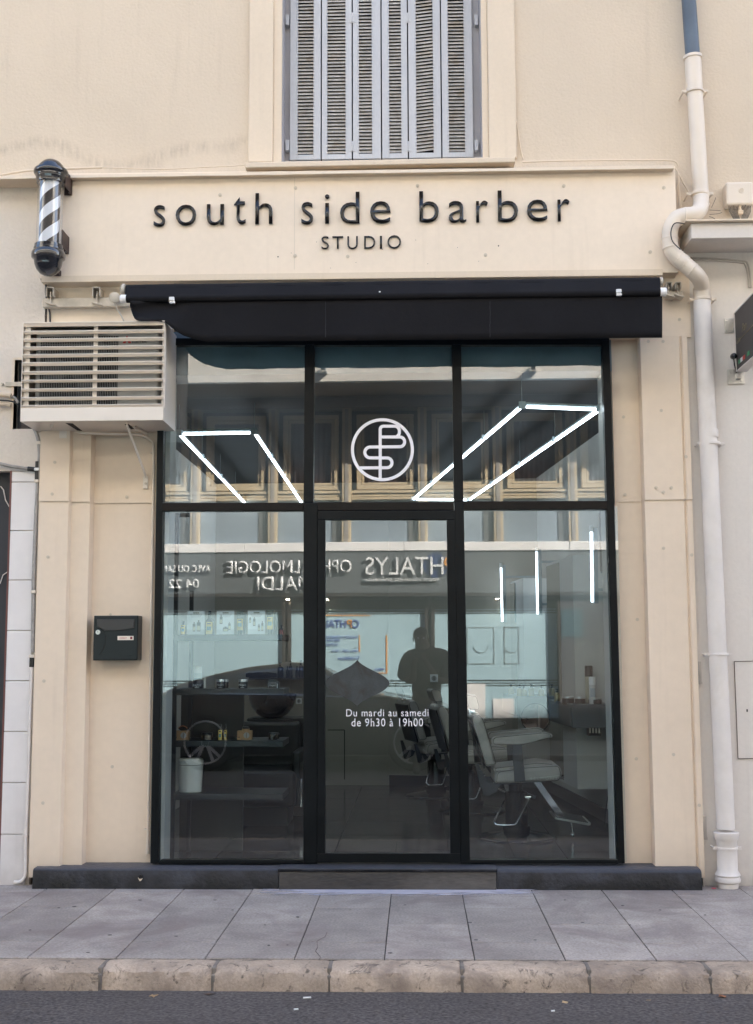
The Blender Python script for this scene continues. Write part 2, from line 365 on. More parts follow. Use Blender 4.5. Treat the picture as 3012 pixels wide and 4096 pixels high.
for i, (a, b_, _) in enumerate(edges):
    xa, xb = X(a+2, 600, ys).x, X(b_-3, 600, ys).x; la, lb = X(lv[i][0], 600, ys).x, X(lv[i][1], 600, ys).x
    zb = X(1500, 634, ys).z; zt = 6.35; zl = zb+.035
    tilt = random.uniform(-.006, .006)
    mb = MB(); mb.box(xa, la, ys, ys+.035, zb, zt); mb.box(lb, xb, ys, ys+.035, zb, zt); mb.box(la, lb, ys+.001, ys+.034, zb, zl)
    mb.box(la, lb, ys+.001, ys+.034, zt-.05, zt); zc = X(1500, 4, ys).z+.0
    for e in (la, lb): mb.box(e-.008, e-.001, ys-.004, ys+.001, zl, zt-.05) if e == la else mb.box(e+.001, e+.008, ys-.004, ys+.001, zl, zt-.05)
    p = mb.build('shutter', m_shut, bld, bevel=.003)
    mb = MB(); z = zl+.006
    sk = .012 if i == 4 else 0
    while z < zt-.06:
        mb.prism([(la, ys+.004, z), (la, ys+.004, z+.005), (la, ys+.021, z+.0240), (la, ys+.026, z+.022)], (lb-la, 0, sk+random.uniform(-.001, .001))); z += .0238
    mb.build('louvre', m_slat, p)
    if i in (1, 3):
        for hy in (70, 585):
            c = X(b_+(0 if i == 1 else -1)-(1 if hy == 70 else 0), hy, ys-.004); mb = MB(); mb.box(c.x-.022, c.x+.022, ys-.003, ys-.0005, c.z-.035, c.z+.035); mb.cyl((c.x, ys-.006, c.z-.03), (c.x, ys-.006, c.z+.03), .005, n=8)
            mb.build('hinge', m_shut, p)
    if i in (0, 5):
        for hy in (82, 583):
            c = X(a-7 if i == 0 else b_+8, hy, ys); mb = MB(); mb.box(c.x-.011, c.x+.011, ys-.012, ys+.03, c.z-.035, c.z+.035); mb.build('hinge', m_shut, p)
# cladding: profiles swept up, upper and lower sheets with the lap joint
def strip(prof, z0, z1, nm, off=0, parent=bld):
    """prof: xy outline points left to right of a folded sheet"""
    mb = MB()
    for (xa, ya), (xb, yb) in zip(prof, prof[1:]):
        d = Vector((xb-xa, yb-ya, 0)); 
        if d.length < 1e-5: continue
        mb.add([(xa, ya-off, z0), (xb, yb-off, z0), (xb, yb-off, z1), (xa, ya-off, z1)], [(0, 1, 2, 3)])
        mb.add([(xa, ya-off, z0), (xb, yb-off, z0), (xb, yb-off+.012, z0), (xa, ya-off+.012, z0)], [(0, 3, 2, 1)])
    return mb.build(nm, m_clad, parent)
zj = X(300, 2010, 0).z; zl0 = .1
# left: x measured near y=2500
a0, a1, a2, a3, a4 = X(142, 2500, -.06).x, X(262, 2500, -.06).x, X(275, 2500, -.02).x, X(348, 2500, -.02).x, X(366, 2500, .06).x
PL = [(a0, .06), (a0, -.06), (a1, -.06), (a2, -.02), (a3, -.02), (a4, .06), (fx0+.01, .06)]
b0, b1, b2, b3, b4, b5 = X(2580, 2500, .06).x, X(2594, 2500, -.03).x, X(2752, 2500, -.03).x, X(2757, 2500, -.015).x, X(2766, 2500, -.03).x, X(2786, 2500, -.03).x
PR = [(fx1-.01, .06), (b0, .06), (b1, -.03), (b2, -.03), (b3, -.015), (b4, -.03), (b5, -.03), (b5, .06)]
zt = X(2600, 1345, -.03).z
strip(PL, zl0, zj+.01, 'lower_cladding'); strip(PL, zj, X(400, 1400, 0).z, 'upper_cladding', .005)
zjr = X(2650, 2002, 0).z
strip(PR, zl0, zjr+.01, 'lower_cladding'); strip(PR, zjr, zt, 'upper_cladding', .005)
# overlapping cover strips at the joint
strip(PL, zj, zj+.082, 'joint_cover', .008); strip(PR[1:], zjr, zjr+.075, 'joint_cover', .008)
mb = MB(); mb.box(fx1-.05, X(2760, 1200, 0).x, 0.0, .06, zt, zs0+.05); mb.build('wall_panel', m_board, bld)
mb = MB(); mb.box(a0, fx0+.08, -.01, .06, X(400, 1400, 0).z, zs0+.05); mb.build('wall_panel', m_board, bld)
# washers and screws
def cap(px, py, Y, parent, r=.010):
    p = X(px, py, Y); mb = MB(); mb.cyl((p.x, Y-.003, p.z), (p.x, Y+.004, p.z), r, n=14); mb.cyl((p.x, Y-.008, p.z), (p.x, Y, p.z), r*.42, n=6)
    return mb.build('screw_cap', m_screw, parent, smooth=40)
for px, py, Y in [(219, 1849, -.065), (209, 1976, -.068), (507, 1988, .05), (192, 2228, -.06), (176, 2724, -.06), (449, 3067, .06), (172, 3212, -.06),
        (2494, 1668, .055), (2645, 1642, -.035), (2500, 1979, .05), (2653, 1969, -.04), (2624, 1951, -.04), (2685, 1951, -.04), (2744, 1827, -.035), (2767, 2220, -.03), (2549, 2478, .06), (2654, 2193, -.03),
        (2545, 3035, .06), (2694, 3018, -.03), (2797, 3221, -.03), (2593, 1366, -.035), (2652, 1366, -.035), (2718, 1278, -.0)]:
    cap(px, py, Y, bld)
# plinth
zp = X(300, 3462, -.1).z
def rough_box(x0, x1, y0, y1, z0, z1, seg, amp, nm, mt, parent, slope=.015, bev=.012):
    mb = MB(); prof = [(y0-slope, z0), (y0-.002, z1-bev), (y0+bev*.4, z1-bev*.35), (y0+bev*1.2, z1), (y1, z1+.006)]
    n = seg; base = []
    for i in range(n+1):
        x = x0+(x1-x0)*i/n; base.append([Vector((x, y+random.uniform(-amp, amp), z+random.uniform(-amp, amp)*(.6 if j else 0))) for j, (y, z) in enumerate(prof)])
    k = len(prof); vs = [v for r_ in base for v in r_]; fs = [(i*k+j, (i+1)*k+j, (i+1)*k+j+1, i*k+j+1) for i in range(n) for j in range(k-1)]
    mb.add(vs, fs)
    for e in (0, n):
        c = [base[e][j] for j in range(k)]+[Vector((base[e][-1].x, y1, z0))]; mb.add(c, [tuple(range(k+1))])
    return mb.build(nm, mt, parent, smooth=50)
st0, st1 = X(1116, 3520, -.15).x, X(1985, 3520, -.15).x
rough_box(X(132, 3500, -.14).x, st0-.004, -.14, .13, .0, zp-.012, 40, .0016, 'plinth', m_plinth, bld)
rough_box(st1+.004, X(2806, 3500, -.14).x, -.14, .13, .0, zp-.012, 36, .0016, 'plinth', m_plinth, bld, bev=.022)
mb = MB(); mb.box(st0, st1, -.165, -.02, .0, zp-.022); mb.build('step_riser', m_step, bld, bevel=.004)
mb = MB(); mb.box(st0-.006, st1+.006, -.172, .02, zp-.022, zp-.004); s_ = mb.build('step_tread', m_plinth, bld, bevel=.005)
p = X(562, 3507, -.155); mb = MB(); mb.cyl((p.x, -.164, p.z), (p.x, -.12, p.z), .011, n=14); mb.build('drain_hole', m_dark, bld)
p = X(562, 3507, -.155); mb = MB(); mb.prism([Vector((p.x+a_, -.166, p.z+b_)) for a_, b_ in ((-.013, -.004), (-.008, -.014), (0, -.024), (.006, -.02), (.014, -.008), (.006, -.011), (-.004, -.012))], (0, .012, 0)); mb.build('drain_rim', m_trim, bld)

# ------------------------------------------------------------ shop front
sf = thing('storefront', 'black framed glazed shop front with central door between two tall panes', 'shop front', (0, 0, zp))
Y0, Y1 = -.03, .03
fr = MB()
fr.pp([(627+7, 1360), (653+6, 1360), (632, 3453), (601, 3453)], Y0, .07)
fr.pp([(2408, 1360), (2438, 1360), (2500, 3453), (2471, 3453)], Y0, .07)
fr.pp([(634, 1352), (2438, 1352), (2438, 1378), (634, 1380)], Y0+.004, .06)
fr.pp([(1219, 1378), (1257, 1378), (1253, 2010), (1214, 2010)], Y0-.003, .07)
fr.pp([(1808, 1377), (1844, 1377), (1854, 2006), (1816, 2006)], Y0-.003, .07)
fr.pp([(1214, 2010), (1270, 2010), (1269, 3455), (1213, 3455)], Y0-.006, .07)
fr.pp([(1818, 2006), (1855, 2006), (1881, 3455), (1842, 3455)], Y0-.006, .07)
fr.pp([(642, 3440), (1214, 3440), (1214, 3455), (632, 3455)], Y0+.004, .055)
fr.pp([(1880, 3440), (2472, 3440), (2473, 3455), (1880, 3455)], Y0+.004, .055)
fo = fr.build('frame', m_black, sf, bevel=.003)
tb = MB()
tb.pp([(645, 2011), (1214, 2010), (1214, 2043), (645, 2044)], Y0+.001, .05)
tb.pp([(1256, 2009), (1816, 2007), (1816, 2040), (1256, 2042)], Y0+.001, .05)
tb.pp([(1854, 2005), (2438, 2003), (2438, 2038), (1854, 2039)], Y0+.001, .05)
tb.build('transom_bar', m_brown, sf, bevel=.003)
def pane(x0, y0, x1, y1, nm='window_pane', parent=sf, Y=.012):
    mb = MB(); mb.pr(x0, y0, x1, y1, Y, .008); return mb.build(nm, m_glass, parent)
pane(636, 1368, 1230, 2028); p_mid = pane(1248, 1368, 1820, 2025); pane(1846, 1368, 2440, 2020)
pane(612, 2032, 1226, 3448); pane(1862, 2028, 2488, 3448)
# door
dr = MB(); D0 = Y0-.012
dr.pp([(1270, 2043), (1819, 2041), (1821, 2079), (1270, 2079)], D0, .05)
dr.pp([(1270, 2079), (1301, 2079), (1300, 3414), (1269, 3414)], D0, .05)
dr.pp([(1787, 2079), (1821, 2079), (1841, 3414), (1801, 3414)], D0, .05)
dr.pp([(1269, 3414), (1841, 3414), (1842, 3450), (1269, 3450)], D0, .05)
door = dr.build('door', m_black, sf, bevel=.003)
pane(1294, 2070, 1806, 3420, 'door_glass', door, Y=-.02)
# ogee plate across the glass
def ogee(cx, cy, hw, hh, Y):
    q = []
    bz = [(0, -hh), (.10*hw, -.72*hh), (.45*hw, -.55*hh), (.70*hw, -.40*hh), (.90*hw, -.27*hh), (.98*hw, -.12*hh), (hw, 0)]
    quad = []
    cps = [(0, -1), (.22, -.62), (.62, -.52), (.80, -.36), (.96, -.22), (1, -.1), (1, 0)]
    N = 18
    def bez(P, t):
        P = [Vector(p) for p in P]
        while len(P) > 1: P = [P[i]*(1-t)+P[i+1]*t for i in range(len(P)-1)]
        return P[0]
    for i in range(N): 
        b = bez(cps, i/N); quad.append((b[0]*hw, b[1]*hh))
    full = [(x, y) for x, y in quad]+[(x, -y) for x, y in reversed(quad[1:]+[(hw, 0)])]+[(-x, -y) for x, y in quad]+[(-x, y) for x, y in reversed(quad[1:]+[(hw, 0)])]
    return [(cx+x, cy+y) for x, y in full]
o_ = []
for p in ogee(1429, 2733, 128, 93, 0):
    if not o_ or (p[0]-o_[-1][0])**2+(p[1]-o_[-1][1])**2 > 1: o_.append(p)
mb = MB(); mb.pp(o_, -.034, .008); m_plate = M('worn dark push plate', (.035, .042, .045), .5, var=.35, vs=14, bump=.0014, bs=90, col2=(.028, .022, .02)); mb.build('push_plate', m_plate, door, bevel=.001)
m_vinyl = M('white vinyl lettering', (.86, .85, .9), .5, emit=0)
def tpx(s, nm, mt, par, x0, y0, x1, y1, Y, depth=.001, **k):
    a = X(x0, y1, Y); b = X(x1, y0, Y); return text(s, nm, mt, par, None, depth=depth, box=(a.x, a.z, b.x, b.z), **k) if False else text(s, nm, mt, par, (0, Y, 0), depth=depth, box=(a.x, a.z, b.x, b.z), **k)
tpx('Du mardi au samedi', 'hours_lettering', m_vinyl, door, 1385, 2836, 1714, 2866, -.0215, spacing=1.12)
tpx('de 9h30 à 19h00', 'hours_lettering', m_vinyl, door, 1406, 2873, 1692, 2906, -.0215, spacing=1.12)
# round monogram
def arcp(cx, cy, r, a0, a1, n=12): return [(cx+r*math.cos(R(a0+(a1-a0)*i/n)), cy+r*math.sin(R(a0+(a1-a0)*i/n))) for i in range(n+1)]
mb = MB(); YL = .0095
def lg(pts, closed=False, wd=12.5, dy=0):
    q = []
    for u, v in pts:
        P = X(1200+u/2.36, 1300+v/2.36, YL); q.append((P.x, P.z))
    mb.stroke(q, wd/4900*7.51, YL+dy, .0012, closed)
lg(arcp(778, 1177, 283, 0, 360, 64)[:-1], True)
lg([(757, 1446), (757, 985)]+arcp(787, 985, 30, 180, 270, 6)[1:]+arcp(893, 1000, 45, -90, 0, 8)+[(938, 1012)]+arcp(893, 1012, 45, 0, 60, 6)[1:], dy=-.0003)
lg([(757, 1057)]+arcp(942, 1103, 46, -90, 90, 14)+arcp(663, 1203, 51, -90, -270, 14)+arcp(822, 1301, 46, -90, 90, 14)+[(562, 1349)], dy=-.0006)
mb.build('monogram', m_vinyl, p_mid)
# ------------------------------------------------------------ sign
sg = thing('shop_sign', 'long cream fascia board with black raised lettering over the shop front', 'sign', (0, -.1, zs0))
YS = -.12; cs = [(176, 690), (2699, 662), (2651, 1096), (186, 1116)]
tl, tr_, br_, bl_ = X(158, 695, YS), X(2699, 664, YS), X(2699, 1090, YS), X(158, 1117, YS)
brx = X(2651, 1095, YS)
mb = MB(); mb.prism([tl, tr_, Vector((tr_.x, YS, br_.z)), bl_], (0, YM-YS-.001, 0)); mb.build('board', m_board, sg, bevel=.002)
mb = MB(); b0_ = X(165, 1126, YS-.012); b1_ = X(2651, 1098, YS-.012)
mb.prism([b0_, b1_, b1_+Vector((0, 0, .035)), b0_+Vector((0, 0, .035))], (0, .012, 0)); mb.prism([b0_+Vector((0, 0, -.004)), b1_+Vector((0, 0, -.004)), b1_, b0_], (0, .17, 0)); mb.build('bottom_trim', m_trim, sg)
mb = MB(); sx_ = X(1178, 900, YS-.001); mb.box(sx_.x-.0012, sx_.x+.0012, YS-.0012, YS, bl_.z+.04, tl.z-.01); mb.build('board_joint', m_screw, sg)
m_let = M('glossy black acrylic', (.008, .008, .009), .06, spec=.5)
LT = [('s', 616, 823, 663, 909), ('o', 704, 821, 786, 905), ('u', 828, 819, 897, 903), ('t', 936, 791, 984, 899), ('h', 1022, 775, 1091, 898), ('s', 1206, 811, 1253, 900),
    ('i', 1300, 780, 1318, 896), ('d', 1361, 770, 1438, 896), ('e', 1481, 807, 1562, 896), ('b', 1678, 767, 1754, 892), ('a', 1795, 806, 1864, 893), ('r', 1905, 805, 1951, 891),
    ('b', 1992, 764, 2070, 891), ('e', 2108, 801, 2188, 888), ('r', 2231, 799, 2277, 887)]
ST = [('S', 1286, 946, 1316, 998), ('T', 1330, 946, 1373, 997), ('U', 1390, 946, 1431, 998), ('D', 1457, 945, 1501, 996), ('I', 1520, 945, 1528, 996), ('O', 1550, 942, 1604, 996)]
for c, x0, y0, x1, y1 in LT: tpx(c, 'letter', m_let, sg, x0, y0, x1, y1, YS-.004, depth=.014, bold=-.007)
for c, x0, y0, x1, y1 in ST: tpx(c, 'letter', m_let, sg, x0, y0, x1, y1, YS-.004, depth=.008, bold=-.006)
for px, py in [(880, 780), (1182, 752), (1670, 743), (2255, 744), (2655, 751), (2601, 1008), (1180, 1023), (1391, 1026), (1942, 1020)]: cap(px, py, YS-.001, sg, .011)
mb = MB()
for px, py, r_ in [(1112, 1027, .0045), (1994, 983, .0045), (1165, 1012, .002), (1266, 968, .002), (1830, 990, .002), (1711, 1055, .002), (1915, 1045, .002), (1424, 1050, .002), (1322, 1072, .002), (1530, 997, .003), (1663, 960, .002)]:
    p = X(px, py, YS-.0005); mb.cyl(p, p+Vector((0, .002, 0)), r_, n=8)
mb.build('screw_hole', m_dark, sg)['kind'] = 'stuff'
# ------------------------------------------------------------ left neighbour
nl = thing('neighbouring_building', 'rough rendered neighbouring building with white tiled pillar and shaded window, left of the shop', 'building', (-4, .3, 0))
YN = -.02
zl_led = X(100, 715, -.1).z; xn1 = X(166, 1500, YN).x+.01
m_win = M('dim window inside', (.10, .12, .115), .3, var=.5, vs=2)
zwt = X(20, 1884, YN).z; xw = X(40, 2100, YN).x
hx0, hx1, hz0, hz1 = X(55, 1600, YN).x, X(160, 1600, YN).x, X(60, 1716, YN).z, X(60, 1440, YN).z
mb = MB()
mb.box(-60, hx0, YN, .5, zwt, zl_led); mb.box(hx1, xn1, YN, .5, zwt, zl_led); mb.box(hx0, hx1, YN, .5, zwt, hz0); mb.box(hx0, hx1, YN, .5, hz1, zl_led)
mb.build('wall', m_rough, nl)
mb = MB(); mb.box(xw, xn1, YN+.004, .5, 0, zwt-.002); mb.build('wall', m_rough, nl)
mb = MB(); mb.box(hx0, hx1, .2, .3, hz0, hz1); mb.build('wall_recess', m_dark, nl)
mb = MB(); mb.box(hx0-.014, hx0, YN-.004, YN+.06, hz0, hz1+.014); mb.box(hx0, hx1, YN-.004, YN+.05, hz1, hz1+.014); mb.build('recess_frame', m_trim, nl)
# tiles
mb = MB(); g = .0025
rows = [1885, 1928, 2122, 2320, 2522, 2723, 2926, 3130, 3337, 3548]
def xe(py, side): 
    t = (py-1925)/(3480-1925); return (50-48*t) if side == 0 else (140-40*t)
for ra, rb in zip(rows, rows[1:]):
    z1, z0 = X(90, ra, YN-.012).z-g, X(90, rb, YN-.012).z+g
    xa = X(xe(2700, 0)-3, 2700, YN-.012).x; xb = X(xe(2700, 1)+2, 2700, YN-.012).x
    mb.box(xa, xb, YN-.012, YN+.003, max(z0, 0.005), z1)
mb.build('tile_cladding', m_tile, nl, bevel=.002)
xa = X(xe(2700, 0)-3, 2700, YN-.012).x
mb = MB(); mb.box(xa-.012, xa-.002, YN-.012, .3, 0, zwt); mb.build('corner_bead', M('dull red strip', (.16, .06, .05), .5), nl)
mb = MB(); mb.box(-60, xa-.014, .10, .14, 0, zwt); shopw = mb.build('window', m_win, nl)
for i in range(1, 9):
    mb = MB(); mb.box(-2.3-i*1.3, -2.22-i*1.3, .02, .099, 0, zwt); mb.build('mullion', m_galv, nl)
for (pa, pb, mt) in [(1884, 1942, m_galv), (2275, 2490, M('pale window blind', (.50, .53, .52), .6, var=.1)), (2490, 2505, m_white), (2705, 2890, M('pale panel', (.47, .47, .45), .6, var=.1))]:
    mb = MB(); mb.box(-9, xa-.014, .07, .099, X(20, pb, .07).z, X(20, pa, .07).z); mb.build('window_blind', mt, nl)
mb = MB(); mb.tube([X(2, 1945, .05), X(14, 1960, .05), X(22, 2000, .05), X(40, 2032, .05)], .0035, 6); mb.build('window_cable', m_pipew, nl); mb = MB(); mb.tube([X(0, 2335, .05), X(12, 2300, .05), X(34, 2285, .05)], .003, 6); mb.build('window_cable', m_pipew, nl)
# dark crumbling gap between the two buildings
mb = MB(); mb.box(X(100, 2500, -.01).x-.06, a0+.002, -.012, .5, 0, zs0); mb.build('wall_joint', M('crumbled dark joint', (.06, .05, .045), .9, var=.7, vs=30, col2=(.30, .26, .22), bump=.01, bs=40), bld)
# ------------------------------------------------------------ right neighbour
nr = thing('neighbouring_building', 'pale smooth rendered neighbouring building with concrete canopy, right of the downpipe', 'building', (4, .3, 0))
xR = X(2748, 1500, .0).x; zc_t = X(2850, 880, 0).z
mb = MB(); mb.box(b5-.001, 60, .02, .5, 0, zc_t); mb.build('wall', m_right, nr)
mb = MB(); mb.box(4.5, 60, YM, 7.5, zc_t, 12.9); mb.build('upper_wall', m_wall, nr)
mb = MB(); mb.box(-60, -4.5, YM, 7.5, zl_led, 12.9); mb.build('upper_wall', m_wall, nl)
cy0 = -.26
t1 = X(2764, 893, cy0); t2 = X(2764, 954, cy0); xb_ = X(2722, 1000, .02).x
mb = MB()
cp = [(xb_, .02), (t1.x, cy0), (9, cy0), (9, .02)]
mb.prism([Vector((x, y, t2.z)) for x, y in cp], (0, 0, t1.z-t2.z)); mb.build('canopy', m_right, nr, bevel=.004)
lt = X(2743, 878, cy0-.03); mb = MB()
cp = [(lt.x-.02, .02), (lt.x, cy0-.03), (9, cy0-.03), (9, .02)]
mb.prism([Vector((x, y, t1.z+.001)) for x, y in cp], (0, 0, lt.z-t1.z)); mb.build('canopy_edge', m_trim, nr, bevel=.004)
hz = [(2937, 2646), (3090, 2643), (3100, 3034), (2952, 3034)]
mb = MB(); mb.pp(hz, .0165, .004); mb.build('access_hatch', m_right, nr)
mb = MB()
for i in range(4):
    a, b = X(*hz[i], .015), X(*hz[(i+1) % 4], .015); mb.bar(a, b, .004, .003, (0, 1, 0))
mb.build('hatch_gap', m_grout, nr)
mb = MB(); p = X(2989, 2842, .014); mb.box(p.x-.004, p.x+.003, .012, .017, p.z-.008, p.z+.008); mb.build('key_hole', m_dark, nr)
# door hinges left on the neighbour's wall
for py in (2690, 3310):
    mb = MB(); c = X(2797 if py < 3000 else 2818, py, 0); mb.box(c.x-.012, c.x+.012, -.004, .02, c.z-.065, c.z+.065); mb.cyl((c.x-.012, -.012, c.z-.05), (c.x-.012, -.012, c.z+.05), .007, n=8)
    mb.box(c.x-.025, c.x+.014, -.008, .02, c.z-.07, c.z-.055)
    tag(mb.build('gate_hinge', m_right, origin=(c.x, 0, c.z)), 'painted steel hinge on the pale wall, %s of the two' % ('upper' if py < 3000 else 'lower'), 'hinge', 'old hinges beside the cladding')
# ------------------------------------------------------------ ground
ZP = X(1500, 3557, -.14).z; KZ = -1.79
def pavement_mat():
    mt = M('concrete paving slabs', (.335, .295, .268), .8, var=.20, vs=3.5, fine=.22, bs=60, bump=.0022, island=.10, col2=(.235, .195, .185))
    return mt
kx0, kx1 = -7, 7
mb = MB(); mb.box(-12, 12, KZ, -.005, -.05, ZP-.006); mb.build('pavement_base', M('dark joint sand', (.05, .043, .04), .95), None)['kind'] = 'structure'
mb = MB(); pit = .406; x00 = X(1537, 3840, -1.7).x-pit*24
c = 0
xj = XZ(1537, 3840, ZP).x-pit*16
for i in range(36):
    xa = xj+pit*i; off = (i % 2)*.4
    ys_ = [-.0-off+.14, ]
    y = .53-off
    while y > KZ:
        y2 = max(y-.8, KZ); ya = min(y, -.0)
        if ya-y2 > .02:
            dz = ZP+random.uniform(-.0012, .0012); tx = random.uniform(-.001, .001); g1 = random.uniform(.0018, .0032)
            mb.add([(xa+g1, y2+.0015, dz+tx), (xa+pit-g1, y2+.0015, dz-tx), (xa+pit-g1, ya-.0015, dz-tx), (xa+g1, ya-.0015, dz+tx), (xa+g1, y2+.0015, ZP-.03), (xa+pit-g1, y2+.0015, ZP-.03), (xa+pit-g1, ya-.0015, ZP-.03), (xa+g1, ya-.0015, ZP-.03)],
                [(0, 1, 2, 3), (4, 5, 1, 0), (5, 6, 2, 1), (6, 7, 3, 2), (7, 4, 0, 3)])
        y = y2
pv = mb.build('pavement', pavement_mat(), bevel=.0022); pv['kind'] = 'structure'
# plaster dust along the step and spots of chewing gum
m_dust = M('white plaster dust', (.62, .60, .66), .9)
def blotch(px, py, rx, ry, z=.0485, n=14, jag=.35):
    p = XZ(px, py, z); return [Vector((p.x+rx*math.cos(t)*(1+random.uniform(-jag, jag)), p.y+ry*math.sin(t)*(1+random.uniform(-jag, jag)), z)) for t in [2*math.pi*i/n for i in range(n)]]
mt = bpy.data.materials.new('plaster dust film'); mt.use_nodes = True; n_ = mt.node_tree; b_ = n_.nodes['Principled BSDF']; b_.inputs['Base Color'].default_value = (.60, .58, .66, 1); b_.inputs['Roughness'].default_value = .9
tc = nd(mt, 'ShaderNodeTexCoord'); mp = nd(mt, 'ShaderNodeMapping'); n_.links.new(tc.outputs['Object'], mp.inputs[0]); mp.inputs['Scale'].default_value = (3, 12, 1)
ns = nd(mt, 'ShaderNodeTexNoise'); n_.links.new(mp.outputs[0], ns.inputs[0]); ns.inputs['Scale'].default_value = 2; ns.inputs['Detail'].default_value = 7
sp = nd(mt, 'ShaderNodeSeparateXYZ'); n_.links.new(tc.outputs['Generated'], sp.inputs[0])
def mth2(mt, op, a, b2=0, clamp=False):
    q = nd(mt, 'ShaderNodeMath', operation=op); q.use_clamp = clamp
    for i, v in enumerate((a, b2)):
        if isinstance(v, (int, float)): q.inputs[i].default_value = v
        else: mt.node_tree.links.new(v, q.inputs[i])
    return q.outputs[0]
def tent(s_): return mth2(mt, 'SUBTRACT', 1, mth2(mt, 'ABSOLUTE', mth2(mt, 'MULTIPLY', mth2(mt, 'SUBTRACT', s_, .5), 2)))
ed = mth2(mt, 'MULTIPLY', mth2(mt, 'POWER', tent(sp.outputs[0]), .6), mth2(mt, 'POWER', sp.outputs[1], 1.2))
al = mth2(mt, 'MULTIPLY', mth2(mt, 'SUBTRACT', mth2(mt, 'ADD', ed, ns.outputs[0]), .52), 3.2, True)
n_.links.new(mth2(mt, 'MULTIPLY', al, .75), b_.inputs['Alpha'])
mb = MB(); p0 = XZ(1035, 3575, ZP+.004); p1 = XZ(2180, 3600, ZP+.004); mb.add([(p0.x, -.36, ZP+.003), (p1.x, -.36, ZP+.003), (p1.x, -.15, ZP+.003), (p0.x, -.15, ZP+.003)], [(0, 1, 2, 3)])
o = mb.build('pavement_dust', mt); o['kind'] = 'stuff'
mb = MB()
for px, py in [(235, 3631), (298, 3626), (560, 3600), (1060, 3700), (1190, 3668), (1880, 3690), (2140, 3760), (1400, 3640), (1150, 3780), (1075, 3782), (352, 3810), (1560, 3812), (2490, 3622), (2520, 3700), (2640, 3640), (1620, 3620), (930, 3640), (705, 3745), (1905, 3760), (2260, 3600), (2820, 3660), (2330, 3690), (860, 3600), (440, 3740), (120, 3720)]:
    q = blotch(px, py, random.uniform(.005, .011), random.uniform(.005, .010), ZP+.0012, 10, .25); mb.prism(q, (0, 0, .0012))
o = mb.build('chewing_gum_spots', M('old chewing gum', (.09, .08, .078), .8)); o['kind'] = 'stuff'
# cracks in one slab
mb = MB(); pts = [XZ(px, py, ZP+.001) for px, py in [(1308, 3730), (1300, 3748), (1284, 3755), (1268, 3765), (1270, 3790), (1262, 3805), (1282, 3828), (1276, 3840)]]
for a, b in zip(pts, pts[1:]): mb.bar(a, b, .0022, .002, (0, 0, 1))
o = mb.build('pavement_crack', m_grout); o['kind'] = 'structure'
# kerb
def blots(mt, sc_, lo, hi, col, amt=1, dist=1.5):
    n = mt.node_tree; b = n.nodes['Principled BSDF']; src = b.inputs['Base Color'].links[0].from_socket
    tc = nd(mt, 'ShaderNodeTexCoord'); k = nd(mt, 'ShaderNodeTexNoise'); n.links.new(tc.outputs['Object'], k.inputs[0]); k.inputs['Scale'].default_value = sc_; k.inputs['Detail'].default_value = 8; k.inputs['Distortion'].default_value = dist; k.inputs['Roughness'].default_value = .7
    mr = nd(mt, 'ShaderNodeMapRange'); n.links.new(k.outputs[0], mr.inputs[0]); mr.inputs[1].default_value = lo; mr.inputs[2].default_value = hi; mr.inputs[4].default_value = amt
    mi = nd(mt, 'ShaderNodeMix', data_type='RGBA'); n.links.new(mr.outputs[0], mi.inputs[0]); n.links.new(src, mi.inputs[6]); mi.inputs[7].default_value = (*col, 1); n.links.new(mi.outputs[2], b.inputs['Base Color'])
m_kerb = M('worn limestone kerb', (.43, .34, .265), .8, var=.22, vs=5, fine=.14, bs=70, bump=.004, island=.10, col2=(.21, .165, .135))
blots(m_kerb, 11, .56, .66, (.05, .042, .035), .9); blots(m_kerb, 3, .5, .75, (.26, .20, .16), .7, .5); blots(m_kerb, 60, .62, .7, (.16, .12, .1), .7, .3)
blots(pv.data.materials[0], 1.9, .52, .66, (.19, .15, .14), .5, .9); blots(pv.data.materials[0], 45, .66, .72, (.16, .14, .14), .6, .2)
m_kerbj = M('kerb mortar', (.19, .165, .145), .9, var=.3, vs=20)
kj = [-260, 405, 858, 1320, 1848, 2350, 2825, 3300, 3800]   # joints, photo pixels at the top edge
kxs = [XZ(p, 3860, ZP).x for p in kj]
mb = MB()
def kstone(xa, xb):
    nx = 22; prof = [(y+.05, z+.045) for y, z in ((-1.842, -.02), (-1.845, .001), (-1.90, .003), (-1.945, .0), (-1.975, -.007), (-1.992, -.02), (-2.0, -.045), (-2.006, -.075), (-2.012, -.15))]
    gy = [random.uniform(-.008, .008), random.uniform(-.008, .008)]; base = []
    ph = random.random()*9
    for i in range(nx+1):
        t = i/nx; x = xa+(xb-xa)*t; e = min(t, 1-t)*(xb-xa); rd = .007*max(0, 1-e/.03)
        row = []
        for j, (y, z) in enumerate(prof):
            a = .004 if j > 2 else .001
            wv = math.sin(x*9+ph)*.002+math.sin(x*23+ph)*.0015
            row.append(Vector((x, y+random.uniform(-a, a)+(gy[0]+(gy[1]-gy[0])*t if j > 2 else 0)+(rd*.6 if j > 2 else 0)+(wv if j > 2 else 0), z+random.uniform(-a, a)-rd*(.6 if 0 < j < 6 else 0))))
        base.append(row)
    k = len(prof)
    mb.add([v for r_ in base for v in r_], [(i*k+j, (i+1)*k+j, (i+1)*k+j+1, i*k+j+1) for i in range(nx) for j in range(k-1)])
    for e in (0, nx): mb.add(base[e]+[Vector((base[e][0].x, -1.792, -.105))], [tuple(range(k+1))])
for a, b in zip(kxs, kxs[1:]): kstone(a+.004, b-.004)
for s_ in (-1, 1):
    x = kxs[0] if s_ < 0 else kxs[-1]
    for i in range(5): kstone(*(sorted((x+s_*.75*i+.005*s_, x+s_*.75*(i+1)-.005*s_))))
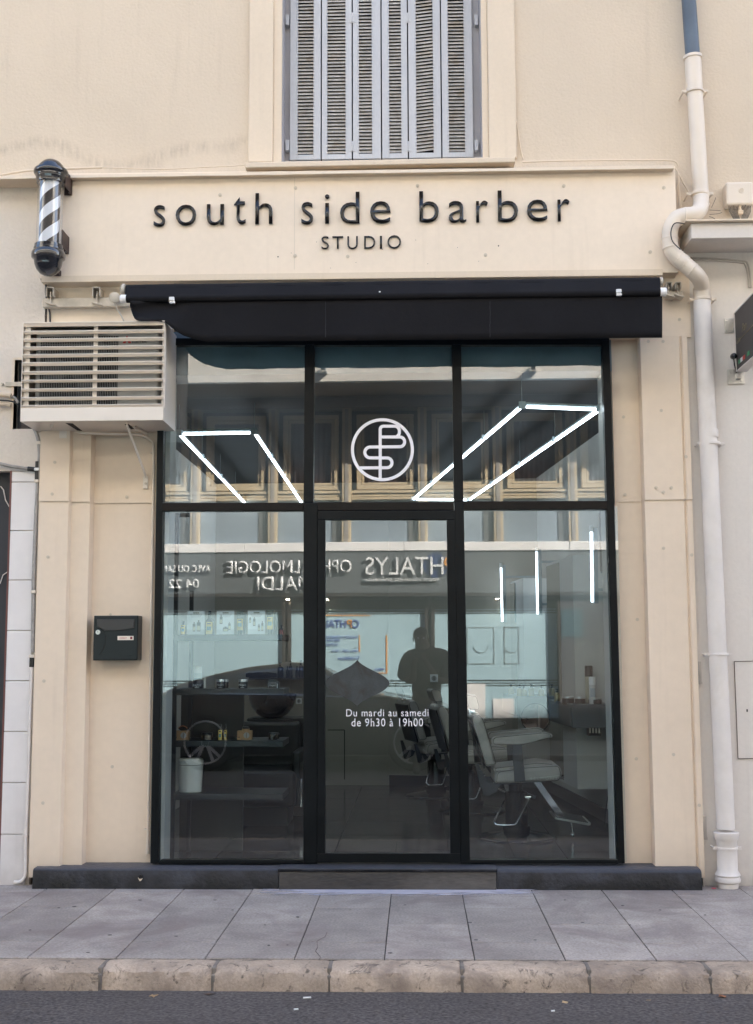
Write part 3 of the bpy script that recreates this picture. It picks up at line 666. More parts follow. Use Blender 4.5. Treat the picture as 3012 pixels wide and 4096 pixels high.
kb = mb.build('kerb', m_kerb, smooth=40); kb['kind'] = 'structure'
mb = MB()
for x in kxs: mb.box(x-.010, x+.010, -1.938, -1.80, -.1, ZP-.004); mb.box(x-.009, x+.009, -1.952, -1.85, -.1, .018)
o = mb.build('kerb_joint', m_kerbj, bevel=.006); o['kind'] = 'structure'
# road with a slight camber
m_road = M('worn asphalt', (.078, .068, .066), .85, var=.18, vs=1.2, fine=.7, bs=48, bump=.004, col2=(.065, .058, .058))
mb = MB(); prof = [(-1.93, -.050), (-2.06, -.046), (-3, -.040), (-5, -.034), (-7, -.034), (-9.3, -.045), (-9.76, -.06)]
for (ya, za), (yb, zb) in zip(prof, prof[1:]): mb.add([(-60, ya, za), (60, ya, za), (60, yb, zb), (-60, yb, zb)], [(0, 1, 2, 3)])
blots(m_road, 70, .60, .68, (.19, .175, .17), .8, .1); blots(m_road, 1.1, .5, .7, (.055, .048, .046), .6, .6)
o = mb.build('road', m_road); o['kind'] = 'structure'
mb = MB(); mb.box(-60, 60, -9.95, -9.75, -.3, .03); o = mb.build('kerb', M('far dark kerb', (.17, .15, .135), .8, var=.15), bevel=.02); o['kind'] = 'structure'
mb = MB(); mb.box(-60, 60, -12.6, -9.955, -.3, .025); o = mb.build('pavement', M('far asphalt footway', (.075, .068, .064), .85, var=.1, bump=.002)); o['kind'] = 'structure'
mb = MB(); mb.box(-60, 60, -60, 60, -.6, -.4); o = mb.build('ground', m_road); o['kind'] = 'structure'
mb = MB(); mb.box(-60, -7, KZ, 8, -.3, ZP); mb.box(7.3, 60, KZ, 8, -.3, ZP)
o = mb.build('pavement', pavement_mat()); o['kind'] = 'structure'
# litter
def leaf(px, py, z, r, col, nm='fallen_leaf', lab='', cat='leaf', grp=None):
    p = XZ(px, py, z); mb = MB(); n = 9; q = []
    for i in range(n):
        t = 2*math.pi*i/n; rr = r*(1 if i % 2 else .55)*random.uniform(.8, 1.2); q.append(Vector((p.x+rr*math.cos(t)*1.3, p.y+rr*math.sin(t), z+random.uniform(0, r*.35))))
    c = Vector((p.x, p.y, z+r*.3)); mb.add([c]+q, [(0, i+1, (i+1) % n+1) for i in range(n)]); mb.add([v+Vector((0, 0, -.001)) for v in [c]+q], [(0, (i+1) % n+1, i+1) for i in range(n)])
    return tag(mb.build(nm, M('litter', col, .8), origin=(p.x, p.y, z)), lab, cat, grp)
zr = -.046
for px, py, r, col, lab in [(615, 3985, .018, (.33, .22, .12), 'crumpled tan dead leaf in the gutter, leftmost of the litter'), (838, 3978, .02, (.12, .08, .06), 'small dark brown leaf at the foot of the kerb'),
        (2262, 4010, .016, (.42, .30, .17), 'curled pale orange leaf on the road at right'), (2890, 3988, .022, (.28, .12, .06), 'reddish brown leaf by the kerb at far right'), (2595, 4002, .012, (.2, .15, .1), 'tiny brown leaf just left of the far right leaf')]:
    leaf(px, py, zr, r, col, lab=lab, grp='dead leaves in the gutter')
leaf(2856, 3556, ZP+.003, .016, (.5, .05, .08), 'sweet_wrapper', 'small crumpled red wrapper at the foot of the downpipe', 'wrapper')
for px, py, L_, lab in [(1228, 3991, .034, 'white cigarette butt lying in the gutter, larger one'), (1184, 4038, .018, 'short white scrap on the road below the cigarette butt'), (2212, 4044, .014, 'small white scrap on the road at right')]:
    p = XZ(px, py, zr+.006); mb = MB(); mb.cyl(p-Vector((L_/2, 0, 0)), p+Vector((L_/2, .005, 0)), .0035, n=8)
    tag(mb.build('cigarette_butt', m_white, origin=p, smooth=40), lab, 'butt')
# ------------------------------------------------------------ awning
m_cloth = M('black awning cloth', (.0068, .0066, .0085), .85, var=.25, vs=3, fine=.2, bs=250, bump=.0009, spec=.25)
aw = thing('awning', 'rolled up black awning with hanging cloth valance above the shop windows', 'awning', (X(1500, 1200, -.3).x, -.2, X(1500, 1200, -.3).z))
AY = -.32
def sweepx(prof_l, prof_r, n, nm, mt, parent, wob=0, smooth=60, bothsides=True):
    """yz profile carried from left to right with a little waviness"""
    mb = MB(); k = len(prof_l); vs = []
    for i in range(n+1):
        t = i/n
        for j in range(k):
            a, b = Vector(prof_l[j]), Vector(prof_r[j]); p = a+(b-a)*t
            wv = wob*(math.sin(t*17+j*.3)*.5+math.sin(t*41+1+j*.2)*.3+math.sin(t*7)*.6)*(j/k)
            vs.append(p+Vector((0, wv, 0)))
    mb.add(vs, [(i*k+j, (i+1)*k+j, (i+1)*k+j+1, i*k+j+1) for i in range(n) for j in range(k-1)])
    return mb.build(nm, mt, parent, smooth=smooth)
# cloth roll
A, B = X(508, 1168, AY+.05), X(2636, 1138, AY+.05)
mb = MB(); k = 40; pts = [A+(B-A)*i/k for i in range(k+1)]
mb.tube(pts, [.042+.0012*math.sin(i*1.7) for i in range(k+1)], 20); mb.build('cloth_roll', m_cloth, aw, smooth=50)
# sheet running from the roll over the front bar
A2, B2 = X(500, 1196, AY-.02), X(2640, 1170, AY-.02)
mb = MB(); mb.tube([A2+(B2-A2)*i/20 for i in range(21)], .024, 16); fb = mb.build('front_bar', m_cloth, aw, smooth=50)
mb = MB(); cols = 60; vs = []
for i in range(cols+1):
    t = i/cols; a = A+(B-A)*t; b = A2+(B2-A2)*t
    vs += [a+Vector((0, -.01, .0425)), a+Vector((0, -.036, .022)), (a+b)/2+Vector((0, -.02, .012+.002*math.sin(t*30))), b+Vector((0, -.02, .014)), b+Vector((0, -.0245, 0)), b+Vector((0, -.018, -.017))]
k = 6; mb.add(vs, [(i*k+j, (i+1)*k+j, (i+1)*k+j+1, i*k+j+1) for i in range(cols) for j in range(k-1)]); mb.build('cloth_sheet', m_cloth, aw, smooth=70)
# valance, its left end folded up
low = [(520, 1222), (530, 1255), (540, 1278), (560, 1284), (615, 1283), (662, 1290), (700, 1322), (735, 1343), (780, 1357), (830, 1366), (1000, 1366), (1500, 1361), (2000, 1357), (2500, 1352), (2649, 1351)]
def lowy(px):
    for (a, ya), (b, yb) in zip(low, low[1:]):
        if a <= px <= b: return ya+(yb-ya)*(px-a)/(b-a)
    return low[-1][1]
mb = MB(); vs = []; xs_ = [520+i*9 for i in range(36)]+[844+i*(1805/90) for i in range(91)]; rows_ = 7
for px in xs_:
    tx = (px-520)/2129; yt = 1203+(1176-1203)*tx; yb = lowy(px)
    for j in range(rows_):
        s_ = j/(rows_-1); py = yt+(yb-yt)*s_
        fold = max(0, 1-(px-520)/330)
        wv = .006*math.sin(px*.011+s_)*s_+.003*math.sin(px*.043)*s_-.05*fold*s_*s_+.02*fold*math.sin(s_*5+px*.02)
        vs.append(X(px, py, AY-.02+wv))
mb.add(vs, [(i*rows_+j, (i+1)*rows_+j, (i+1)*rows_+j+1, i*rows_+j+1) for i in range(len(xs_)-1) for j in range(rows_-1)])
o = mb.build('valance', m_cloth, aw, smooth=80); so_ = o.modifiers.new('s', 'SOLIDIFY'); so_.thickness = .0016
for px, py in ((497, 1196), (2650, 1168)):
    s_ = -1 if px < 1000 else 1; p = X(px, py, AY-.02); mb = MB(); mb.lathe([(.025, 0), (.026, .012), (.026, .034), (.020, .038)], p-Vector((s_*.014, 0, 0)), (s_, 0, 0), 18); mb.build('end_cap', m_white, aw, smooth=40)
for px, py in ((687, 1199), (2475, 1168)):
    p = X(px, py, AY-.045); mb = MB(); mb.box(p.x-.016, p.x+.016, p.y-.008, p.y+.02, p.z-.006, p.z+.017); mb.box(p.x-.014, p.x+.018, p.y-.002, p.y+.02, p.z-.022, p.z-.006); mb.build('clip', m_white, aw, bevel=.004)
p = X(490, 1160, AY+.05); mb = MB(); mb.lathe([(.036, 0), (.038, .006), (.038, .018), (.03, .026), (.016, .028)], p+Vector((.02, 0, 0)), (-1, 0, 0), 20)
for i in range(8):
    t = i*math.pi/4; mb.cyl(p+Vector((-.002, .026*math.cos(t), .026*math.sin(t))), p+Vector((-.009, .026*math.cos(t), .026*math.sin(t))), .004, n=6)
mb.build('gear_box', m_galv, aw, smooth=40)
p = X(2645, 1128, AY+.05); mb = MB(); mb.lathe([(.03, 0), (.03, .016), (.02, .02)], p-Vector((.01, 0, 0)), (1, 0, 0), 18); mb.build('gear_box', m_galv, aw, smooth=40)
# mounting rail with brackets
ra, rb = X(174, 1213, -.06), X(520, 1207, -.06)
mb = MB(); mb.box(ra.x, rb.x, -.075, -.035, X(300, 1230, -.06).z, X(300, 1194, -.06).z); mb.build('rail', m_galv, aw, bevel=.002)
def bracket(px, py, sc_=1):
    p = X(px, py, -.075); mb = MB(); w_ = .022*sc_
    for s_ in (-1, 1): mb.box(p.x+s_*w_-.0025, p.x+s_*w_+.0025, -.12, -.0, p.z+.01, p.z+.07*sc_)
    mb.box(p.x-w_, p.x+w_, -.12, -.02, p.z+.066*sc_, p.z+.072*sc_)
    mb.cyl((p.x, -.095, p.z-.04), (p.x, -.095, p.z+.05), .0045, n=8); mb.cyl((p.x, -.095, p.z+.012), (p.x, -.095, p.z+.022), .009, n=6)
    mb.prism([(p.x-w_-.008, -.12, p.z-.028), (p.x+w_+.016, -.12, p.z-.046), (p.x+w_+.016, -.12, p.z-.038), (p.x-w_-.008, -.12, p.z-.018)], (0, .08, 0))
    return mb.build('bracket', m_galv, aw, bevel=.0015)
bracket(206, 1200); bracket(391, 1200)
for px in (2672, 2708): bracket(px, 1168, .7)
p0, p1 = X(2655, 1176, -.06), X(2728, 1175, -.06); mb = MB(); mb.box(p0.x, p1.x, -.075, -.035, X(2690, 1190, -.06).z, X(2690, 1168, -.06).z); mb.build('rail', m_galv, aw, bevel=.002)
mb = MB(); mb.lathe([(.010, -.02), (.030, -.02), (.033, -.008), (.033, .004), (.028, .007), (.001, .008)], X(458, 1190, -.13), (.1, -1, -.15), 22)
p = X(460, 1215, -.11); mb.tube([p, X(470, 1240, -.09), X(485, 1262, -.08), X(495, 1284, -.1)], .005, 6); tag(mb.build('wind_sensor', m_galv, origin=X(458, 1190, -.13), smooth=40), 'small round sensor disc on a cable at the left end of the awning', 'sensor')
mb = MB(); mb.tube([X(184, 1130, -.09), X(183, 1170, -.03), X(190, 1215, -.02), X(199, 1250, -.02), X(201, 1300, -.02)], .006, 7)
tag(mb.build('cable', M('dark grey cable', (.06, .06, .065), .5), origin=X(190, 1215, -.03), smooth=60), 'dark cable running down to the top of the air conditioner cage', 'cable')
# ------------------------------------------------------------ air conditioner cage
AC = -.37; ab = .0
c_tl, c_tr, c_bl, c_br = X(95, 1286, AC), X(660, 1285, AC), X(78, 1683, AC), X(651, 1684, AC)
cx0, cx1 = (c_tl.x+c_bl.x)/2, (c_tr.x+c_br.x)/2; cz1, cz0 = (c_tl.z+c_tr.z)/2, (c_bl.z+c_br.z)/2
cg = thing('air_conditioner_cage', 'cream louvred metal cage boxing in the air conditioner left of the shop windows', 'air conditioner cage', (cx0, -.2, cz0))
def zc(v): return X(370, 1150+v/2.065, AC).z
def xc(u): return X(u/2.065, 1450, AC).x
m_cage = M('cream powder coated steel', (.76, .69, .61), .38, var=.04, vs=3, coat=.2)
mb = MB(); t_ = .003
mb.box(cx0, cx0+t_, AC, ab, cz0, cz1); mb.box(cx1-t_, cx1, AC, ab, cz0, cz1); mb.box(cx0+t_, cx1-t_, AC+.002, ab, cz1-t_, cz1); mb.box(cx0+t_, cx1-t_, AC+.002, ab, cz0, cz0+t_)
mb.box(cx0+.0005, cx1-.0005, AC-.001, AC+.002, cz0+.0005, zc(990)); mb.box(cx0+.0005, cx1-.0005, AC-.001, AC+.002, zc(282), cz1-.0005)
mb.build('casing', m_cage, cg, bevel=.0015)
for (u0, u1) in ((200, 236), (768, 795), (1338, 1360)):
    mb = MB(); mb.box(xc(u0)-.002, xc(u1), AC+.022, AC+.028, zc(990), zc(285)); mb.box(xc(u0)-.002, xc(u0)+.001, AC+.012, AC+.04, zc(990), zc(285)); mb.build('upright', m_cage, cg)
for i, (a, b) in enumerate([(282, 316), (352, 378), (416, 442), (482, 509), (545, 572), (612, 640), (686, 712), (757, 779), (829, 853), (901, 927), (966, 990)]):
    zt_, zb_ = zc(a), zc(b)-.001
    mb = MB(); mb.add([(cx0+.004, AC-.001, zt_), (cx1-.004, AC-.001, zt_), (cx1-.004, AC-.001, zt_-.004), (cx0+.004, AC-.001, zt_-.004), (cx0+.004, AC+.016, zb_+.004), (cx1-.004, AC+.016, zb_+.004), (cx0+.004, AC+.001, zb_), (cx1-.004, AC+.001, zb_),
        (cx0+.004, AC+.022, zb_+.003), (cx1-.004, AC+.022, zb_+.003), (cx0+.004, AC+.022, zt_), (cx1-.004, AC+.022, zt_)], [(0, 1, 3, 2) if 0 else (3, 2, 1, 0), (2, 3, 4, 5) if 0 else (3, 4, 5, 2), (4, 6, 7, 5), (6, 8, 9, 7), (8, 10, 11, 9), (10, 0, 1, 11)])
    mb.build('slat', m_cage, cg)
# air conditioner
m_acb = M('grey white enamel', (.30, .295, .28), .4, var=.12, vs=5)
ac = thing('air_conditioner', 'pale grey air conditioner with round wire fan guard inside the louvred cage', 'air conditioner', ((cx0+cx1)/2, -.2, cz0+.01))
uy = AC+.07; ux0, ux1 = xc(258), xc(1292); uz0, uz1 = zc(972), zc(326)
mb = MB(); mb.box(ux0, ux1, uy, uy+.28, uz0, uz1); mb.build('casing', m_acb, ac, bevel=.02, seg=3)
g0, g1, gz0, gz1 = xc(300), xc(950), zc(955), zc(378)
mb = MB(); mb.box(g0, g1, uy-.004, uy-.001, gz0, gz1); mb.build('fan_opening', m_dark, ac)
mb = MB(); cxm, czm = (g0+g1)/2, (gz0+gz1)/2
for i in range(46):
    x = g0+(g1-g0)*(i+.5)/46; mb.cyl((x, uy-.012, gz0+.004), (x, uy-.012, gz1-.004), .0016, n=5)
for i in range(9):
    z = gz0+(gz1-gz0)*i/8; mb.cyl((g0, uy-.0145, z), (g1, uy-.0145, z), .0017, n=5)
o = mb.build('fan_guard', m_acb, ac)
mb = MB(); hub = Vector((cxm, uy-.007, czm)); mb.cyl(hub, hub+Vector((0, .005, 0)), .05, n=20); 
for k in range(3):
    t = k*2.09+.4; q = [hub+Vector((math.cos(t+a)*r_, 0, math.sin(t+a)*r_)) for a, r_ in ((0, .04), (.1, .20), (.5, .23), (.9, .22), (1.1, .12), (.9, .04))]; mb.prism(q, (0, .003, 0))
mb.build('fan', M('dark grey fan', (.06, .06, .065), .5), ac)
m_red = M('red mark', (.40, .035, .03), .5); m_txt = M('black print', (.03, .03, .03), .5)
def acp(u, v): return X(u/2.065, 1150+v/2.065, uy-.001)
mb = MB()
def rh(cu, cv, a, rot):
    q = []
    for du, dv in ((0, -1), (.58, 0), (0, 1), (-.58, 0)):
        x_, y_ = du*a, dv*a; cr, sr = math.cos(R(rot)), math.sin(R(rot)); p_ = (cu+x_*cr-y_*sr, cv+x_*sr+y_*cr); q.append(acp(*p_))
    mb.prism([Vector((p_.x, uy-.002, p_.z)) for p_ in q], (0, .0015, 0))
rh(1049, 417, 20, 0); rh(1030, 450, 20, 60); rh(1068, 450, 20, -60)
mb.build('triple_diamond_mark', m_red, ac)
def actext(s_, u0, v0, u1, v1):
    a, b = acp(u0, v1), acp(u1, v0); text(s_, 'lettering', m_txt, ac, (0, uy-.0015, 0), box=(a.x, a.z, b.x, b.z), depth=.0008, bold=.02)
actext('MITSUBISHI', 1092, 410, 1236, 432); actext('ELECTRIC', 1092, 441, 1216, 460)
# underside brackets and condensate pipes
for pts in ([(540, 1120), (600, 1123), (680, 1185), (640, 1182)], [(1028, 1130), (1060, 1128), (1120, 1170), (1085, 1172)]):
    mb = MB(); mb.prism([XZ(u/2.065, 1150+v/2.065, cz0-.0008) for u, v in pts], (0, 0, .0006)); mb.build('slot', m_dark, cg)
mb = MB(); p = XZ(430/2.065, 1150+1130/2.065, cz0); mb.cyl(p, p-Vector((0, 0, .02)), .009, n=6); mb.build('bolt', m_cage, cg)
st = thing('support_bracket', 'cream steel strut bracing the air conditioner cage against the cladding', 'bracket', (X(560, 1800, -.02).x, 0, X(560, 1800, -.02).z))
mb = MB(); f_ = lambda u, v, Y: X(u/2.065, 1150+v/2.065, Y)
mb.bar(f_(1045, 1130, -.33), f_(1205, 1560, .03), .032, .005, (1, 0, 0)); mb.build('strut', m_cage, st, bevel=.001)
mb = MB(); a_, b_ = f_(1182, 1560, .04), f_(1220, 1660, .04); mb.box(a_.x, b_.x, .04, .05, b_.z, a_.z); mb.build('foot', m_cage, st, bevel=.001)
cap(1203/2.065, 1150+1618/2.065, .038, st, .008)
mb = MB(); a_, b_ = f_(492, 1187, -.062), f_(552, 1245, -.062); mb.box(a_.x, b_.x, -.068, -.06, b_.z, a_.z); tag(mb.build('bracket_plate', m_cage, origin=a_, bevel=.001), 'small cream bolt plate on the cladding just under the cage', 'bracket'); 
mb = MB(); mb.tube([f_(640, 1190, -.06), f_(660, 1198, -.08), f_(700, 1202, -.08), f_(1150, 1214, -.03), f_(1180, 1222, -.01), f_(1250, 1262, .0), f_(1268, 1290, .03), f_(1268, 1370, .03)]+[X(px, py, .045) for px, py in [(614, 1900), (611, 2100), (603, 2600), (598, 3000), (591, 3380)]], .0085, 10)
pz = thing('drain_pipe', 'thin cream drain pipe running from under the cage down beside the black frame', 'pipe', X(600, 2600, .05))
mb.build('tube', m_pipe, pz, smooth=60)
mb = MB(); a_ = X(591, 3400, .045); mb.cyl(a_+Vector((0, 0, .03)), a_-Vector((0, 0, .022)), .0125, n=12); mb.build('socket', m_pipe, pz, smooth=40)
for px, py in [(614, 1812), (603, 2562), (590, 3317)]:
    p = X(px, py, .045); mb = MB(); mb.box(p.x-.02, p.x+.012, .034, .058, p.z-.004, p.z+.004); mb.build('clip', m_pipe, pz, bevel=.001)
mb = MB(); mb.tube([f_(1105, 1150, -.2), f_(1140, 1172, -.14), f_(1180, 1192, -.06), f_(1215, 1215, .0)], .009, 8)
tag(mb.build('insulated_hose', m_pipe, origin=f_(1140, 1172, -.1), smooth=60), 'short kinked hose hanging under the right end of the cage', 'hose')
# ------------------------------------------------------------ mailbox
MY = -.06
q = lambda u, v, Y=MY: X(u/2.247, 1800+v/2.247, Y)
a_, b_ = q(835, 1892), q(1243, 1487)
mbx = thing('mailbox', 'anthracite metal mailbox with round lock on the cream cladding', 'mailbox', (a_.x, .06, a_.z))
m_box = M('anthracite enamel', (.009, .013, .0145), .36, var=.06, vs=4, spec=.3)
m_boxf = M('brown grey enamel flap', (.028, .024, .024), .35)
mb = MB(); mb.box(a_.x, b_.x, MY, .055, a_.z, b_.z); mb.build('body', m_box, mbx, bevel=.004)
mb = MB(); mb.box(a_.x+.004, b_.x-.003, MY-.006, MY-.001, a_.z+.004, b_.z-.003); d_ = mb.build('front_door', m_box, mbx, bevel=.003)
fl = [(872, 1522), (1206, 1522), (1202, 1600), (1120, 1615), (1040, 1623), (940, 1625), (905, 1600), (870, 1592)]
mb = MB(); mb.prism([q(u, v, MY-.012) for u, v in fl], (0, .006, 0)); mb.build('flap', m_boxf, mbx, bevel=.002)
mb = MB(); pts = [q(u, v, MY-.007) for u, v in [(874, 1590), (910, 1605), (938, 1640), (950, 1690), (945, 1745), (925, 1795), (893, 1840)]]; mb.tube(pts, .0016, 6); mb.build('curved_groove', m_dark, mbx, smooth=60)
p = q(881, 1638, MY-.008); mb = MB(); mb.cyl((p.x, p.y-.004, p.z), (p.x, p.y+.006, p.z), .0145, n=20); mb.build('lock', m_metal, mbx, smooth=40, bevel=.001)
mb = MB(); mb.box(p.x-.0015, p.x+.0015, p.y-.0048, p.y-.003, p.z-.003, p.z+.009); mb.build('key_slot', m_dark, mbx)
a_, b_ = q(1056, 1709, MY-.009), q(1200, 1671, MY-.009); mb = MB(); mb.box(a_.x, b_.x, MY-.0095, MY-.005, a_.z, b_.z); np_ = mb.build('name_plate', M('cream label', (.78, .70, .60), .5), mbx)
a_, b_ = q(1074, 1698, MY-.0096), q(1140, 1684, MY-.0096); text('COMPACT', 'lettering', m_red, np_, (0, MY-.0096, 0), box=(a_.x, a_.z, b_.x, b_.z), depth=.0006)
a_, b_ = q(1170, 1701, MY-.0096), q(1190, 1678, MY-.0096); mb = MB(); mb.box(a_.x, b_.x, MY-.0102, MY-.0096, a_.z, b_.z); mb.build('emblem', M('maroon emblem', (.2, .03, .04), .5), np_)
p = q(1178, 1842, MY-.006); mb = MB(); mb.ball(p, .012, 12, 6, (1, .12, .4)); mb.build('badge', m_box, mbx, smooth=60)
cap(993/2.247, 1800+1478/2.247, .055, mbx, .008)
# ------------------------------------------------------------ barber pole
PY = -.27
pt, pb = X(206, 640, PY), X(191, 1104, PY); ax = (pt-pb).normalized(); Lp = (pt-pb).length
bp_ = thing('barber_pole', 'black and white striped barber pole with glossy black domed caps beside the sign', 'barber pole', pb)
m_gb = M('glossy black enamel', (.012, .014, .02), .1, coat=.6, spec=.6)
s_ = (PY-CAM.y)/F; rr = lambda wpx: wpx/1.8356*s_/2
def hp(v): return (900-v)/1.8356*s_*1.0
H1 = Lp
Yt = lambda v: Lp*(925-v)/(925-62)
prof = [(.001, Yt(62)), (rr(80), Yt(66)), (rr(140), Yt(82)), (rr(190), Yt(110)), (rr(202), Yt(128)), (rr(206), Yt(132)), (rr(252), Yt(140)), (rr(262), Yt(152)), (rr(262), Yt(166)), (rr(250), Yt(176)), (rr(232), Yt(182)), (rr(230), Yt(190)), (rr(222), Yt(194)), (rr(220), Yt(206)), (rr(214), Yt(210)), (rr(212), Yt(240))]
mb = MB(); mb.lathe([(r_, h_) for r_, h_ in reversed(prof)], pb, ax, 40); mb.build('top_cap', m_gb, bp_, smooth=35)
prof = [(rr(214), Yt(700)), (rr(216), Yt(722)), (rr(226), Yt(726)), (rr(228), Yt(742)), (rr(240), Yt(748)), (rr(254), Yt(760)), (rr(258), Yt(778)), (rr(252), Yt(795)), (rr(226), Yt(806)), (rr(216), Yt(812)), (rr(205), Yt(845)), (rr(175), Yt(880)), (rr(120), Yt(908)), (rr(60), Yt(922)), (.001, Yt(925))]
mb = MB(); mb.lathe([(r_, h_) for r_, h_ in reversed(prof)], pb, ax, 40); mb.build('bottom_cap', m_gb, bp_, smooth=35)
# striped inner drum, glass tube
m_str = bpy.data.materials.new('spiral stripes'); m_str.use_nodes = True; n_ = m_str.node_tree; L_ = n_.links.new; b_ = n_.nodes['Principled BSDF']
tc = nd(m_str, 'ShaderNodeTexCoord'); vm = nd(m_str, 'ShaderNodeVectorMath', operation='DOT_PRODUCT'); L_(tc.outputs['Object'], vm.inputs[0]); vm.inputs[1].default_value = ax
e1 = Vector((1, 0, 0)); e1 = (e1-ax*e1.dot(ax)).normalized(); e2 = ax.cross(e1)
d1 = nd(m_str, 'ShaderNodeVectorMath', operation='DOT_PRODUCT'); L_(tc.outputs['Object'], d1.inputs[0]); d1.inputs[1].default_value = e1
d2 = nd(m_str, 'ShaderNodeVectorMath', operation='DOT_PRODUCT'); L_(tc.outputs['Object'], d2.inputs[0]); d2.inputs[1].default_value = e2
at = mth2(m_str, 'ARCTAN2', d2.outputs['Value'], d1.outputs['Value'])
PIT = (Yt(350)-Yt(620))          # stripe repeat measured between successive white bands
fr_ = mth2(m_str, 'FRACT', mth2(m_str, 'ADD', mth2(m_str, 'SUBTRACT', mth2(m_str, 'DIVIDE', vm.outputs['Value'], PIT*.68), mth2(m_str, 'MULTIPLY', at, 1/math.pi)), 10.22))
gt = mth2(m_str, 'GREATER_THAN', fr_, .5)
mi = nd(m_str, 'ShaderNodeMix', data_type='RGBA'); L_(gt, mi.inputs[0]); mi.inputs[6].default_value = (.78, .8, .84, 1); mi.inputs[7].default_value = (.028, .02, .018, 1); L_(mi.outputs[2], b_.inputs['Base Color']); b_.inputs['Roughness'].default_value = .3
mb = MB(); mb.tube2([pb+ax*Yt(715), pb+ax*Yt(225)], [rr(152), rr(152)], ax, 48); mb.build('striped_drum', m_str, bp_, smooth=40)
mb = MB(); mb.tube2([pb+ax*Yt(712), pb+ax*Yt(230)], [rr(192), rr(192)], ax, 48)
m_tube = bpy.data.materials.new('clear tube'); m_tube.use_nodes = True; n_ = m_tube.node_tree
n_.nodes.remove(n_.nodes['Principled BSDF']); tr = nd(m_tube, 'ShaderNodeBsdfTransparent'); tr.inputs[0].default_value = (.95, .96, .97, 1); gl = nd(m_tube, 'ShaderNodeBsdfGlossy'); gl.inputs[1].default_value = .03
lw = nd(m_tube, 'ShaderNodeLayerWeight'); lw.inputs[0].default_value = .5; q_ = mth2(m_tube, 'ADD', mth2(m_tube, 'MULTIPLY', mth2(m_tube, 'POWER', lw.outputs['Facing'], 2.5), .5), .10); ms = nd(m_tube, 'ShaderNodeMixShader')
n_.links.new(q_, ms.inputs[0]); n_.links.new(tr.outputs[0], ms.inputs[1]); n_.links.new(gl.outputs[0], ms.inputs[2]); n_.links.new(ms.outputs[0], n_.nodes['Material Output'].inputs[0])
mb.build('glass_tube', m_tube, bp_, smooth=40)
m_rust = M('rusty brown bracket', (.05, .028, .022), .6, var=.4, vs=20)
for (u0, v0, u1, v1) in ((485, 200, 524, 323), (462, 632, 500, 755), (405, 880, 440, 920)):
    a_, b_ = X(u0/1.8356-10, 600+v1/1.8356, -.15), X(u1/1.8356, 600+v0/1.8356, -.15); mb = MB(); mb.box(b_.x-.004, b_.x, -.27, YS-.001, a_.z, b_.z); mb.box(a_.x, b_.x, -.135, -.125, a_.z, b_.z); pc = mb.build('bracket', m_rust, bp_)
    for zz in (a_.z+.012, b_.z-.012):
        if v0 < 800: mb = MB(); mb.cyl((b_.x-.012, -.14, zz), (b_.x-.012, -.13, zz), .007, n=8); mb.build('bolt', m_metal, pc)
# ------------------------------------------------------------ downpipe
dp = thing('downpipe', 'cream rainwater downpipe kinked around the canopy, slate blue at its top', 'downpipe', (X(2900, 3550, -.05).x, -.05, 0))
def path(pxs, Y, n=6):
    """catmull-rom through photo pixels"""
    P = [X(a, b, Y if isinstance(Y, (int, float)) else Y(b)) for a, b in pxs]; out = []
    for i in range(len(P)-1):
        p0, p1, p2, p3 = P[max(i-1, 0)], P[i], P[i+1], P[min(i+2, len(P)-1)]
        for k in range(n):
            t = k/n; out.append(.5*((2*p1)+(p2-p0)*t+(2*p0-5*p1+4*p2-p3)*t*t+(3*p1-p0-3*p2+p3)*t**3))
    out.append(P[-1]); return out
DY = -.06
rP = .0485
def YP(b):
    k = min(max((b-780)/80, 0), 1)*min(max((1170-b)/90, 0), 1); return DY-.125*(k*k*(3-2*k))
mb = MB(); A = X(2755, 0, DY); B = X(2771, 232, DY); mb.tube([A+(A-B)*2.2, B], .0455, 24); mb.build('upper_pipe', m_pipeb, dp, smooth=40)
mb = MB(); mb.tube([X(2771, 226, DY), X(2778, 370, DY)], .052, 24); mb.tube([X(2770, 225, DY), X(2771, 236, DY)], .0585, 24); mb.build('socket', m_pipe, dp, smooth=40)
main = path([(2779, 365), (2791, 560), (2803, 770), (2804, 800), (2800, 836), (2776, 857), (2738, 862), (2704, 876), (2684, 912), (2680, 955), (2684, 992), (2703, 1024), (2745, 1062), (2783, 1096), (2802, 1124), (2807, 1152), (2808, 1200)], YP, 5)
mb = MB(); mb.tube(main, rP, 24); mb.build('pipe_bend', m_pipe, dp, smooth=50)
mb = MB(); mb.tube(path([(2808, 1195), (2812, 1300), (2830, 1700), (2857, 2300), (2882, 2850), (2903, 3315)], DY, 3), .0530, 24); mb.build('pipe', m_pipew, dp, smooth=50)
def ring(px, py, r_, h_, d=(0, 0, 1), mt=m_pipe, nm='joint_ring', Y=DY):
    p = X(px, py, YP(py)); d = Vector(d).normalized(); mb = MB(); mb.lathe([(r_*.96, -h_/2), (r_, -h_*.3), (r_, h_*.3), (r_*.96, h_/2)], p, d, 24); return mb.build(nm, mt, dp, smooth=40)
ring(2803, 778, .052, .045); ring(2805, 825-5, .051, .012, (0, 0, 1)); ring(2738, 862, .0515, .01, (1, 0, -.1)); ring(2680, 955, .051, .012); ring(2683, 992, .051, .014, (-.1, 0, 1))
for px, py in ((2714, 1034), (2738, 1056), (2768, 1082)): ring(px, py, .0525, .006, (1, 0, -.85))
ring(2725, 1045, .0512, .05, (1, 0, -.85)); ring(2807, 1165, .052, .05); ring(2806, 1155, .0535, .006)
ring(2836, 1735, .056, .05, (0, 0, 1), m_pipew)
